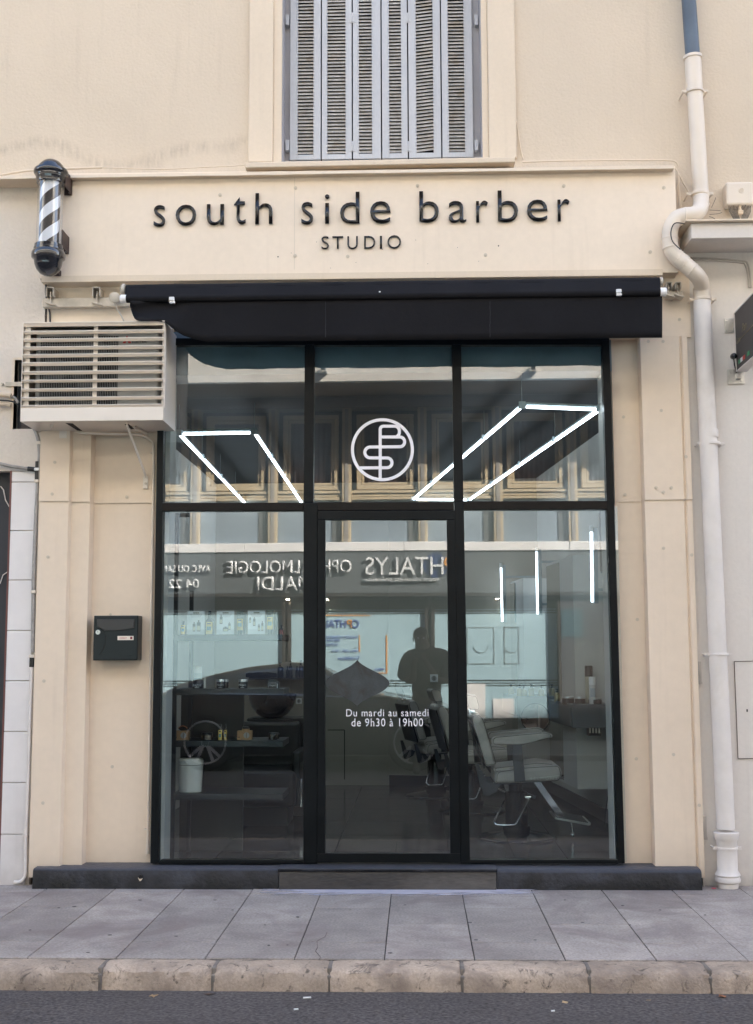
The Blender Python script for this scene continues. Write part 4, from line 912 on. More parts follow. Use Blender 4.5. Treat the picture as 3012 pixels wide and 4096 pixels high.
for px, py, mt in ((2779, 368, m_pipe), (2799, 777, m_pipe), (2810, 1199, m_pipe), (2843, 1775, m_pipew), (2874, 2618, m_pipew), (2908, 3392, m_pipew)):
    p = X(px, py, DY); mb = MB(); rr_ = .058 if py < 3300 else .062; mb.lathe([(rr_-.004, -.009), (rr_, -.006), (rr_, .006), (rr_-.004, .009)], p, (0, 0, 1), 24)
    for s_ in (-1, 1): mb.box(p.x+s_*.052, p.x+s_*.083, DY-.012, DY+.012 if 0 else DY+.0, p.z-.009, p.z+.009); mb.cyl((p.x+s_*.074, DY-.018, p.z), (p.x+s_*.074, .05, p.z), .0055, n=8)
    mb.build('pipe_clamp', mt, dp, smooth=40)
mb = MB(); base = X(2903, 3335, DY)
f2 = lambda v: X(2907, 2600+v/2.0425, DY).z
bx_ = X(2906, 3400, DY).x; bxe = X(2911, 3540, DY).x
mb.lathe([(.056, f2(1975)), (.060, f2(1905)), (.072, f2(1890)), (.074, f2(1870)), (.068, f2(1850)), (.074, f2(1835)), (.070, f2(1825)), (.059, f2(1800)), (.059, f2(1560)), (.066, f2(1545)), (.070, f2(1530)), (.074, f2(1500)), (.074, f2(1488)), (.066, f2(1484)), (.054, f2(1483))], (bx_+.002, DY, 0), (0, 0, 1), 28)
mb.build('base_socket', m_pipew, dp, smooth=35)
# ------------------------------------------------------------ junction box
a_, b_ = X(2904, 822, -.03), X(3013, 729, -.03)
jb = thing('junction_box', 'cream cable junction box with bare wires dangling above the canopy', 'junction box', (a_.x, .03, a_.z))
mb = MB(); mb.box(a_.x, b_.x, -.045, .049, a_.z, b_.z); mb.build('cover', m_pipe, jb, bevel=.014, seg=3)
p = X(2965, 762, -.046); mb = MB(); mb.tube([p+Vector((.016*math.cos(t), -.001, .016*math.sin(t))) for t in [2*math.pi*i/20 for i in range(20)]], .0013, 6, closed=True); em = mb.build('emblem', m_pipe, jb, smooth=60)
text('PF', 'lettering', m_pipe, em, (0, p.y, 0), box=(p.x-.009, p.z-.008, p.x+.009, p.z+.008), depth=.0015)
mb = MB()
for i in range(14):
    u = i/13; x0_, x1_ = 2915+u*85, 2940+u*45; mb.tube([X(x0_, 815, -.02+random.uniform(-.02, .02)), X(x0_*.5+x1_*.5+(-10 if u < .5 else 10), 845, -.02), X(x1_, 885, -.01)], .0022, 5)
mb.build('wires', M('grey wires', (.12, .11, .10), .6), jb, smooth=60)
mb = MB(); p = X(2962, 850, -.03); mb.box(p.x-.016, p.x+.016, -.04, -.03, p.z-.014, p.z+.014); mb.box(p.x-.008, p.x+.008, -.03, -.02, p.z+.01, p.z+.06); mb.build('tag_plate', M('yellowed card', (.68, .52, .36), .7), jb, bevel=.004)
# loose cables
def cable(pxs, Y, r_, nm, lab, mt=m_trim, cat='cable', n=5):
    mb = MB(); P = path(pxs, Y, n); mb.tube(P, r_, 7); return tag(mb.build(nm, mt, origin=P[len(P)//2], smooth=60), lab, cat)
cable([(2046, -40), (2047, 60), (2050, 200), (2060, 440), (2068, 500), (2082, 590), (2092, 636)], .042, .004, 'cable', 'thin painted cable running down the wall right of the shutters')
cable([(2090, 648), (2300, 642), (2560, 640), (2690, 643), (2712, 665)], -.02, .0055, 'cable', 'painted cable lying along the ledge right of the window sill')
cable([(-20, 704), (120, 682), (300, 674), (410, 670)], -.1, .0075, 'cable', 'thick painted cable on the ledge behind the barber pole')
cable([(414, 670), (640, 676), (830, 668), (1000, 660)], -.1, .004, 'cable', 'thin flaking cable on the ledge between pole and window sill')
cable([(2700, 672), (2713, 700), (2718, 780), (2726, 850)], -.02, .006, 'cable', 'painted cable dropping beside the right end of the sign board')
cable([(2712, 690), (2735, 735), (2760, 778)], .0, .005, 'cable', 'short slanting cable between sign board and downpipe clamp')
cable([(2740, 895), (2700, 893), (2684, 925), (2690, 965), (2722, 998)], -.25, .0035, 'cable', 'loose black cable looping over the downpipe bend', M('black cable', (.02, .02, .02), .5))
cable([(2745, 1030), (2860, 1034), (2970, 1044), (2990, 1056), (3000, 1100), (3004, 1150)], .01, .006, 'cable', 'twin painted cable under the canopy turning down to the hanging sign', m_right)
cable([(2752, 1038), (2860, 1042), (2962, 1050), (2982, 1062), (2992, 1100), (2996, 1150)], .01, .0055, 'cable', 'lower painted cable running just beneath the canopy', m_right)
mb = MB()
for pts in ([(2846, 830), (2860, 800), (2862, 790)], [(2838, 840), (2870, 842), (2882, 843)], [(2838, 858), (2870, 855), (2888, 850)], [(2836, 866), (2850, 870), (2860, 876)]): mb.tube(path(pts, -.05, 3), .0022, 5)
tag(mb.build('frayed_wire', M('dead twig grey', (.2, .17, .14), .7), origin=X(2850, 850, -.05)), 'dry frayed wire ends poking out behind the downpipe elbow', 'wire')
# left conduit
m_corr = M('grey corrugated conduit', (.33, .31, .29), .6, var=.2, vs=20)
cdt = thing('flexible_conduit', 'grey corrugated conduit with black tape running down between the two facades', 'conduit', X(140, 2400, -.05))
def corr(P, r_, nm, par):
    out = []; rs = []
    # resample
    tot = [0]
    for a, b in zip(P, P[1:]): tot.append(tot[-1]+(b-a).length)
    st_ = .0042; n = int(tot[-1]/st_)
    j = 0
    for i in range(n+1):
        s_ = tot[-1]*i/n
        while j < len(tot)-2 and tot[j+1] < s_: j += 1
        t = (s_-tot[j])/max(1e-9, tot[j+1]-tot[j]); out.append(P[j]+(P[j+1]-P[j])*t); rs.append(r_ if i % 2 else r_*.84)
    mb = MB(); mb.tube(out, rs, 10); return mb.build(nm, m_corr, par, smooth=80)
corr(path([(136, 1712), (148, 1740), (156, 1775), (158, 1830), (152, 1900), (149, 1970), (142, 2100), (135, 2300), (133, 2420), (131, 2610)], -.05, 4), .0125, 'corrugated_tube', cdt)
corr(path([(-20, 1850), (20, 1860), (60, 1868), (112, 1875)], -.05, 4), .0115, 'corrugated_tube', cdt)
m_tape = M('black tape', (.012, .012, .012), .45)
for a, b in (((151, 1846), (149, 1893)), ((112, 1875), (143, 1878)), ((149, 1890), (148, 1922)), ((128, 2625), (126, 2668))):
    mb = MB(); mb.cyl(X(*a, -.05), X(*b, -.05), .0145, n=14); mb.build('tape_sleeve', m_tape, cdt, smooth=40)
for px, py in ((157, 1772), (149, 1878), (148, 1925), (136, 2368), (128, 2625)):
    p = X(px, py, -.052); mb = MB(); mb.box(p.x-.015, p.x+.015, -.07, -.03, p.z-.009, p.z+.009); mb.build('clip', m_white if py == 1878 else m_pipe, cdt, bevel=.003)
mb = MB(); mb.tube(path([(127, 2668), (119, 2850), (112, 3100), (103, 3340), (101, 3480), (97, 3512), (78, 3528), (56, 3528)], -.05, 4), .0105, 10); mb.build('lower_tube', m_pipew, cdt, smooth=60)
for px, py in ((113, 2932), (102, 3340)):
    p = X(px, py, -.05); mb = MB(); mb.box(p.x-.018, p.x+.014, -.064, -.03, p.z-.006, p.z+.006); mb.build('clip', m_pipew, cdt, bevel=.001)
# pipes and brackets at the far left
cable([(-20, 1577), (30, 1580), (44, 1583)], -.05, .016, 'pipe', 'cream stub of pipe at the left edge beside the wall recess', m_trim, 'pipe')
cable([(-20, 1618), (20, 1616), (44, 1620)], -.05, .014, 'pipe', 'lower cream pipe wrapped with tape at the left edge', m_trim, 'pipe')
cable([(40, 1586), (60, 1592), (72, 1612)], -.03, .010, 'insulated_hose', 'grey lagged hose bending into the dark wall recess', m_corr, 'hose')
cable([(-20, 1600), (20, 1602), (50, 1606), (76, 1622)], -.07, .005, 'cable', 'black cable entering the wall recess behind the cage', m_tape)
p = X(10, 1537, -.03); mb = MB(); mb.box(-9+7, p.x+.02, -.035, -.02, p.z-.013, p.z+.013); mb.cyl((p.x, -.045, p.z), (p.x, -.02, p.z), .008, n=8); tag(mb.build('wall_clamp', m_galv, origin=p), 'rusty clamp plate at the left edge above the pipes', 'clamp')
# ------------------------------------------------------------ hanging sign, far right
hs = thing('hanging_sign', 'grey projecting blackboard sign on steel wall plates at the right edge', 'sign', X(2960, 1480, -.1))
tA, tB = X(2938, 1256, -.03), X(2949, 1484, -.03); xq = tA.x
m_slate = M('slate board', (.06, .053, .05), .6, var=.15, vs=3)
mb = MB(); hx = xq
zt_, zb_ = tA.z, X(2949, 1484, -.03).z
mb.box(hx, hx+.055, -.68, -.03, zb_, zt_); mb.build('board', m_slate, hs)
mb = MB(); fw_ = .012
mb.box(hx-.004, hx+.059, -.035, -.025, zb_-.004, zt_+.004); mb.box(hx-.004, hx+.059, -.69, -.68, zb_-.004, zt_+.004)
mb.box(hx-.004, hx+.059, -.68, -.035, zt_, zt_+.006); mb.box(hx-.004, hx+.059, -.68, -.035, zb_-.006, zb_); mb.build('frame', m_pipew, hs)
m_chalk = M('gold paint', (.22, .18, .11), .6)
# lettering on the face towards the shop (x = hx), reading from the wall outward is away from the viewer
def sidetext(s_, y0, z0, h, mt, it=.3):
    o = text(s_, 'lettering', mt, hs, (0, 0, 0), h=h, depth=.001, ital=it)
    me = o.data; o0 = org(hs)
    for v in me.vertices:
        c = v.co+o0; yy = y0-c.x; zz = z0+c.z; v.co = Vector((hx-.0012+(c.y if 0 else -abs(c.y)), yy, zz))-o0
    return o
sidetext('Lou', -.06, zb_+.16, .04, m_chalk); sidetext('Pan', -.19, zb_+.20, .05, m_chalk)
mb = MB(); mb.bar((hx-.001, -.05, zb_+.17), (hx-.001, -.6, zb_+.185), .003, .003); mb.build('underline', m_chalk, hs)
for i, (c_, y_) in enumerate((((.03, .25, .10), -.08), ((.7, .7, .7), -.13), ((.45, .04, .03), -.18), ((.03, .25, .10), -.28))):
    mb = MB(); mb.box(hx-.002, hx, y_-.05, y_, zb_+.03, zb_+.055); mb.build('flag_stripe', M('flag colour', c_, .5), hs)
for (x0_, y0_, x1_, y1_) in ((2900, 1273, 2938, 1331), (2912, 1477, 2976, 1536)):
    a_, b_ = X(x0_, y1_, .012), X(x1_, y0_, .012); mb = MB(); mb.box(a_.x, b_.x, .012, .019, a_.z, b_.z); pl = mb.build('wall_plate', m_metal, hs, bevel=.001)
    for (u, v) in ((.2, .8), (.2, .2), (.82, .2)):
        x_, z_ = a_.x+(b_.x-a_.x)*u, a_.z+(b_.z-a_.z)*v; mb = MB(); mb.cyl((x_, .003, z_), (x_, .013, z_), .0065, n=6); mb.build('bolt', m_metal, pl)
    mb = MB(); zc_ = (a_.z+b_.z)/2; mb.box(hx+.0, hx+.03, -.03, .012, zc_-.02, zc_+.012); mb.build('arm', m_metal, hs, bevel=.002)
p = X(2934, 1425, -.05); mb = MB(); mb.ball(p, .026, 12, 8, (.8, 1.3, .75)); mb.tube([p, X(2938, 1460, -.03), X(2946, 1490, .0)], .004, 6)
tag(mb.build('spot_lamp', m_gb, origin=p, smooth=60), 'small black spot lamp tucked beside the hanging sign', 'lamp')
# seams, dust fleck and stitched hem of the valance
for px in (1302, 1960):
    mb = MB(); P = [X(px+random.uniform(-1, 1), y, AY-.024) for y in range(1205, 1352, 12)]; mb.tube(P, .0016, 5); mb.build('seam', M('seam thread', (.03, .03, .036), .8), aw)
mb = MB(); p = X(1519, 1167, AY-.065); mb.ball(p, .006, 8, 6, (1, .4, .8)); mb.build('white_fleck', m_white, aw)
# ------------------------------------------------------------ the room behind the panes
zf = .12; zcl = 3.17; XLW = -2.05; YB = 4.95
def xrw(y): return 1.5-.1*(y-1.9)
m_iw = M('warm grey interior paint', (.47, .45, .42), .7, var=.04, vs=2, bump=.0004, bs=60)
m_ibk = M('greige back wall paint', (.34, .315, .27), .7, var=.05, vs=2)
m_icl = M('charcoal ceiling', (.05, .052, .058), .8, var=.1)
m_ifl = M('dark polished floor tile', (.034, .032, .031), .16, var=.2, vs=1.5, rv=.06, island=.12)
m_blk = M('matt black metal', (.013, .014, .016), .4, var=.1)
m_skirt = M('dark skirting', (.03, .028, .028), .5)
mb = MB()
for i in range(6):
    for j in range(8):
        xa, ya = XLW+.0+i*.75, .04+j*.75; mb.box(xa+.002, min(xa+.75, 3)-.002, ya+.002, ya+.748, zf-.03, zf)
fl = mb.build('floor', m_ifl, bevel=.002); fl['kind'] = 'structure'
mb = MB(); mb.box(XLW-.1, 2.5, .031, 7, zf-.06, zf-.031); mb.build('floor_base', m_skirt)['kind'] = 'structure'
rm = bld
cxb = X(1558, 3100, YB).x
mb = MB(); mb.box(XLW-.1, XLW, .1, 5.1, zf-.03, zcl+.1); mb.build('inner_wall', m_iw, rm)
mb = MB(); mb.box(XLW, cxb, YB, YB+.1, zf-.03, zcl); mb.build('inner_wall', m_ibk, rm)
mb = MB(); mb.prism([Vector((cxb+.001, YB, zf-.03)), Vector((xrw(4.75)+.1, 4.72, zf-.03)), Vector((xrw(4.75)+.1, 4.85, zf-.03)), Vector((cxb+.001, YB+.1, zf-.03))], (0, 0, zcl-zf+.03)); mb.build('inner_wall', m_ibk, rm)
mb = MB(); mb.prism([Vector((xrw(.1), .1, zf-.03)), Vector((xrw(5), 5, zf-.03)), Vector((xrw(5)+.1, 5, zf-.03)), Vector((xrw(.1)+.1, .1, zf-.03))], (0, 0, zcl-zf+.1)); mb.build('inner_wall', m_iw, rm)
mb = MB(); mb.box(XLW-.1, 2.2, .301, 5.1, zcl, zcl+.08); mb.build('inner_ceiling', m_icl, rm)
mb = MB(); mb.box(fx0+.01, fx1-.01, .045, .3, zcl, fz1+.1); 
m_bulk = M('blue grey bulkhead', (.15, .20, .24), .5, var=.2, vs=3); mb.build('bulkhead', m_bulk, rm)
# jamb returns
jl, jr = X(670, 2700, .1).x, X(2437, 2700, .1).x
mb = MB(); mb.box(XLW, jl, .075, .26, zf-.02, zcl); mb.build('jamb_wall', m_iw, rm)
mb = MB(); mb.box(jr, 1.8, .075, .28, zf-.02, zcl); mb.build('jamb_wall', m_iw, rm)
mb = MB(); mb.box(-4.4, XLW-.1, .061, 5.1, -.2, zcl+.2); mb.build('side_mass', m_icl, rm)
mb = MB(); mb.box(1.8, 4.4, .061, 5.1, -.2, zcl+.2); mb.build('side_mass', m_icl, rm)
# skirting
mb = MB(); h = .1
mb.bar((cxb, YB-.01, zf+h/2), (xrw(4.75), 4.71, zf+h/2), .02, h); mb.bar((xrw(4.72)-.01, 4.72, zf+h/2), (xrw(.9)-.01, .9, zf+h/2), .02, h)
mb.build('skirting', m_skirt, rm)
# flush door outlined in the back wall
mb = MB(); yb_ = YB-.004
for a, b in (((1311, 2920), (1378, 2920)), ((1378, 2920), (1378, 3118))): mb.bar(X(*a, yb_), X(*b, yb_), .008, .004, (0, 1, 0))
mb.build('hatch_gap', m_dark, rm)
# ------------------------------------------------------------ lights
def emis(name, col, st):
    mt = bpy.data.materials.new(name); mt.use_nodes = True; n = mt.node_tree; n.nodes.remove(n.nodes['Principled BSDF']); e = nd(mt, 'ShaderNodeEmission'); e.inputs[0].default_value = (*col, 1); e.inputs[1].default_value = st
    n.links.new(e.outputs[0], n.nodes['Material Output'].inputs[0]); return mt
m_led = emis('cold white tube light', (.86, .93, 1), 3.3)
m_clear = M('clear polycarbonate', (.35, .40, .42), .2)
m_led2 = emis('wall tube light', (.80, .90, 1), 2.0)
zL = 2.96
def led_frame(corners, lab):
    P = [XZ(a, b, zL) for a, b in corners]; c = sum(P, Vector())/4; t = thing('ceiling_light', lab, 'ceiling light', c, 'suspended tube light rectangles')
    for i in range(4):
        a, b = P[i], P[(i+1) % 4]; d = (b-a).normalized(); L_ = (b-a).length; n = max(1, round(L_/1.2))
        for k in range(n):
            p, q = a+(b-a)*(k/n), a+(b-a)*((k+1)/n); p = p+d*.03; q = q-d*.03
            mb = MB(); mb.cyl(p, q, .0085, n=12); mb.build('light_tube', m_led, t, smooth=40)
            mb = MB(); mb.bar(p+Vector((0, 0, .022)), q+Vector((0, 0, .022)), .016, .014); mb.build('tube_holder', m_clear, t)
            if k:
                m_ = (p+q)/2; mb = MB(); s_ = a+(b-a)*(k/n); mb.cyl(s_+Vector((0, 0, .02)), (s_.x, s_.y, zcl), .0016, n=5); mb.box(s_.x-.02, s_.x+.02, s_.y-.02, s_.y+.02, s_.z-.004, s_.z+.03); mb.build('hanger', m_clear, t)
        mb = MB(); mb.box(a.x-.022, a.x+.022, a.y-.022, a.y+.022, zL-.01, zL+.03); mb.cyl(a, (a.x, a.y, zcl), .0016, n=5); mb.build('corner_clip', m_clear, t)
led_frame([(716, 1736), (1017, 1731), (1216, 2026), (992, 2027)], 'rectangle of white tube lights hung behind the left upper pane')
led_frame([(2088, 1627), (2400, 1639), (1878, 2000), (1654, 1998)], 'rectangle of white tube lights hung behind the right upper pane')
for x_, y0_, y1_, Y_, lab in ((2007, 2271, 2486, 5.0, 'upright wall tube light farthest from the window'), (2148, 2208, 2456, 3.8, 'upright wall tube light in the middle of the three'), (2367, 2128, 2408, 1.5, 'upright wall tube light nearest the window')):
    Yd = min(Y_, 4.6); a, b = X(x_-3 if x_ < 2100 else x_-2, y0_, Yd), X(x_+2, y1_, Yd)
    t = thing('wall_light', lab, 'wall light', b, 'upright tube lights on the right wall')
    mb = MB(); mb.tube([a, b], .0085, 12); mb.build('light_tube', m_led2, t, smooth=40)
    mb = MB(); xw_ = xrw(Yd); mb.bar((a.x+.03, Yd+.005, a.z+.03), (b.x+.03, Yd+.005, b.z-.01), .02, .03, (1, 0, 0)); mb.box(a.x+.02, xw_, Yd, Yd+.012, a.z-.1, a.z-.08); mb.box(b.x+.02, xw_, Yd, Yd+.012, b.z+.08, b.z+.1); mb.build('backing', m_clear, t)
    mb = MB(); mb.cyl(a, a+Vector((0, 0, .045)), .015, n=12); mb.build('end_fitting', m_white, t, smooth=50)
# ------------------------------------------------------------ mirrors and consoles on the right wall
m_mir = M('mirror', (.82, .85, .86), .015, 1)
m_iwp = M('pale panel edge', (.52, .52, .51), .5)
for (ya, yb, xa, xb, z0, z1, lab) in ((1.95, 2.95, 1.205, 1.11, .40, 2.17, 'tall wall mirror with pale edge nearest the window'), (4.0, 4.65, 1.0, .93, .42, 2.12, 'tall wall mirror with pale edge at the back of the room')):
    t = thing('wall_mirror', lab, 'mirror', ((xa+xb)/2, (ya+yb)/2, z0), 'tall mirrors on the right wall')
    mb = MB(); mb.prism([Vector((xa, ya, z0)), Vector((xb, yb, z0)), Vector((xrw(yb), yb, z0)), Vector((xrw(ya), ya, z0))], (0, 0, z1-z0)); mb.build('panel', m_iwp, t)
    mb = MB(); e = .02; mb.prism([Vector((xa-.004, ya+.09, z0+e)), Vector((xb-.004, yb-.02, z0+e)), Vector((xb-.001, yb-.02, z0+e)), Vector((xa-.001, ya+.09, z0+e))], (0, 0, z1-z0-2*e)); mb.build('mirror_glass', m_mir, t)
m_cons = M('grey lacquered console', (.115, .12, .128), .35, var=.05)
for (ya, yb, xa, lab) in ((1.6, 2.6, 1.135, 'grey wall console under the mirror nearest the window'), (3.4, 4.3, .875, 'grey wall console under the rear mirror')):
    z1 = 1.045; z0 = .875
    t = thing('wall_console', lab, 'console', (xa, ya, z0), 'grey consoles on the right wall')
    mb = MB(); mb.prism([Vector((xa, ya, z0)), Vector((xa-.06, yb, z0)), Vector((xrw(yb), yb, z0)), Vector((xrw(ya), ya, z0))], (0, 0, z1-z0)); mb.build('body', m_cons, t, bevel=.003)
    mb = MB(); mb.bar((xa-.006, ya+.03, z0+.08), (xa-.06, yb-.03, z0+.08), .006, .13); mb.build('drawer_front', m_cons, t)
mb = MB(); a_, b_ = X(2353, 2943, 1.62), X(2402, 2906, 1.62); mb.box(a_.x, b_.x, 1.61, 1.7, a_.z, b_.z)
t = thing('tool_holder', 'small black holder with slots hanging under the near console', 'holder', a_); mb.build('body', m_blk, t)
for k in range(4):
    mb = MB(); x_ = a_.x+(b_.x-a_.x)*(k+.5)/4; mb.box(x_-.006, x_+.006, 1.603, 1.6099, a_.z+.02, b_.z-.01); mb.build('slot', m_galv, t)
mb = MB(); mb.tube(path([(2436, 2913), (2437, 3000), (2434, 3150), (2424, 3240), (2421, 3300)], 1.0, 3), .004, 6); tag(mb.build('power_cable', m_blk, origin=X(2434, 3150, 1.0)), 'black power cable hanging down the right wall inside', 'cable')
mb = MB(); a_, b_ = X(2408, 2290, .95), X(2436, 2042, .95); mb.box(a_.x, b_.x+.01, .92, 1.02, a_.z, b_.z)
t = thing('wall_screen', 'dark blue screen seen edge on high behind the right pane', 'screen', a_); mb.build('housing', M('dark blue plastic', (.02, .05, .075), .35), t, bevel=.004); mb = MB(); mb.box(a_.x-.004, a_.x-.001, .93, 1.01, a_.z+.01, b_.z-.01); mb.build('screen_glass', m_gb, t)
# ------------------------------------------------------------ barber chairs
m_vin = M('warm grey vinyl', (.38, .355, .33), .42, var=.06, vs=6, bump=.0012, bs=25, coat=.15)
m_pipng = M('dark piping', (.05, .045, .045), .5)
m_darkm = M('dark brushed metal', (.06, .065, .075), .35, .6)
m_bm = M('black enamel base', (.006, .0065, .008), .2, coat=.4)
def cushion(parent, P, hw, nm='cushion', r=.03, y0=None):
    """xz outline swept over the width, rounded; piping along both outlines"""
    mb = MB(); mb.prism([Vector((x, -hw, z)) for x, z in P], (0, 2*hw, 0)) if y0 is None else mb.prism([Vector((x, y0-hw, z)) for x, z in P], (0, 2*hw, 0))
    o = mb.build(nm, m_vin, parent, smooth=45, bevel=r, seg=4)
    yc = y0 or 0
    c = Vector((sum(p[0] for p in P)/len(P), 0, sum(p[1] for p in P)/len(P)))
    mb = MB()
    for s_ in (-1, 1):
        pts = []
        for x, z in P:
            v = Vector((x, 0, z))-c; v *= .94; pts.append(Vector((c.x+v.x, yc+s_*(hw-.001), c.z+v.z)))
        q = []
        n = len(pts)
        for i in range(n):
            a, b, d = pts[i-1], pts[i], pts[(i+1) % n]
            q += [b+(a-b)*min(.25, r*.8/(a-b).length), b+(a-b)*min(.06, r*.25/(a-b).length)+(d-b)*min(.06, r*.25/(d-b).length), b+(d-b)*min(.25, r*.8/(d-b).length)]
        mb.tube(q, .002, 6, closed=True)
    mb.build('piping', m_pipng, o)
    return o
def make_chair():
    t = thing('barber_chair', 'x', 'barber chair', (0, 0, 0), 'grey barber chairs facing the mirrors')
    Z = lambda v: 1.446-v*.000758-zf; U = lambda u: (u-630)*.000758
    mb = MB(); mb.lathe([(.275, 0), (.28, .006), (.272, .016), (.20, .03), (.12, .042), (.09, .05), (.001, .05)], (0, 0, 0), n=40); mb.build('base_disc', m_bm, t, smooth=40)
    mb = MB(); mb.lathe([(.09, .045), (.097, .06), (.097, .085), (.08, .09), (.078, .32), (.05, .33), (.05, .42), (.001, .42)], (0, 0, 0), n=28); mb.build('hydraulic_column', m_bm, t, smooth=35)
    mb = MB(); mb.box(-.14, .12, -.13, .13, .385, .41); mb.build('seat_frame', m_blk, t, bevel=.004)
    zs = Z(1230)
    cushion(t, [(U(405), zs), (U(1010), Z(1195)), (U(1032), Z(1130)), (U(1010), Z(1055)), (U(690), Z(1075)), (U(420), Z(1115))], .245, 'seat', .028)
    cushion(t, [(U(430)-.02, Z(1085)), (U(830), Z(1035)), (U(960), Z(1050)), (U(960), Z(1080)), (U(430)-.02, Z(1115))], .21, 'seat_pad', .018)
    cushion(t, [(U(335), Z(1070)), (U(210), Z(640)), (U(222), Z(595)), (U(280), Z(590)), (U(318), Z(640)), (U(432), Z(1040)), (U(425), Z(1060))], .225, 'backrest', .024)
    cushion(t, [(U(200), Z(560)), (U(158), Z(440)), (U(175), Z(420)), (U(262), Z(428)), (U(292), Z(540)), (U(282), Z(560))], .12, 'headrest', .02)
    mb = MB(); mb.bar((U(235), 0, Z(620)), (U(215), 0, Z(530)), .04, .012, (0, 1, 0)); mb.build('headrest_post', m_chrome, t)
    mb = MB(); mb.prism([Vector((U(u), -.215, Z(v))) for u, v in ((200, 640), (332, 1080), (318, 1090), (188, 650))], (0, .43, 0)); mb.build('back_panel', m_blk, t, bevel=.004)
    for s_ in (-1, 1):
        y = s_*.275
        cushion(t, [(U(388), Z(860)), (U(385), Z(815)), (U(410), Z(795)), (U(880), Z(752)), (U(935), Z(768)), (U(938), Z(798)), (U(690), Z(860)), (U(620), Z(866))], .036, 'armrest', .012, y0=y)
        mb = MB(); mb.prism([Vector((U(u), y-.006, Z(v))) for u, v in ((572, 862), (662, 862), (688, 1190), (590, 1200))], (0, .012, 0)); mb.build('arm_support', m_darkm, t, bevel=.002)
        mb = MB(); mb.bar((U(800), s_*.13, Z(1200)), (U(1000)+.03, s_*.13, Z(1545)), .02, .045, (0, 0, 1)); mb.build('footrest_bar', m_chrome if s_ < 0 else m_blk, t, bevel=.003)
        mb = MB(); mb.prism([Vector((U(u), y*.86-.003, Z(v))) for u, v in ((265, 1100), (300, 1100), (345, 1215), (470, 1215), (430, 1290), (345, 1330), (310, 1320))], (0, .006, 0)); mb.build('recline_bracket', m_darkm, t, bevel=.001)
    mb = MB(); mb.prism([Vector((U(u), -.19, Z(v))) for u, v in ((965, 1530), (1270, 1585), (1285, 1575), (1285, 1600), (1265, 1602), (962, 1545))], (0, .38, 0)); fp = mb.build('footrest', m_metal, t, bevel=.002)
    mb = MB()
    for k in range(16):
        f = (k+.5)/16; u = 975+f*290; v = 1531+f*50; mb.box(U(u)-.003, U(u)+.003, -.185, .185, Z(v)+.0, Z(v)+.006)
    mb.build('grip_rib', m_blk, fp)
    mb = MB(); mb.tube([(U(1125), -.1, Z(1590)), (U(1135), -.1, Z(1680))], .007, 8); mb.ball((U(1135), -.1, Z(1700)), .016, 10, 8); mb.build('kick_stand', m_chrome, t, smooth=50)
    mb = MB(); P = [(U(510), -.09, Z(1395)), (U(455), -.20, Z(1470)), (U(400), -.27, Z(1552)), (U(415), -.285, Z(1575)), (U(440), -.29, Z(1580)), (U(575), -.29, Z(1580)), (U(600), -.285, Z(1565)), (U(670), -.2, Z(1465)), (U(740), -.1, Z(1370))]
    mb.tube(P, .0065, 8); mb.build('pump_pedal', m_chrome, t, smooth=60)
    mb = MB(); mb.cyl((U(700), -.1, Z(1362)), (U(755), -.1, Z(1358)), .014, n=12); mb.build('lever_hub', m_chrome, t, smooth=40)
    o = text('BELMONT', 'lettering', m_metal, t, (0, -.249, 0), box=(U(735), Z(1182), U(985), Z(1158)), depth=.003, spacing=1.3)
    mb = MB(); mb.bar((U(690), -.2485, Z(1180)), (U(1000), -.2485, Z(1145)), .002, .003); mb.build('trim_line', m_metal, t)
    return t
ch = make_chair()
spots = [(2067, 3352, 0, 'grey barber chair nearest the window behind the right pane'), (1888, 3243, 9, 'middle grey barber chair, its back seen beside the right door post'), (1745, 3183, 16, 'grey barber chair farthest back, left of the other two')]
for i, (px, py, a, lab) in enumerate(spots):
    p = XZ(px, py, zf); c = ch if i == 0 else copy_tree(ch); c.location = (p.x, p.y, zf); c.rotation_euler.z = R(a); c['label'] = lab
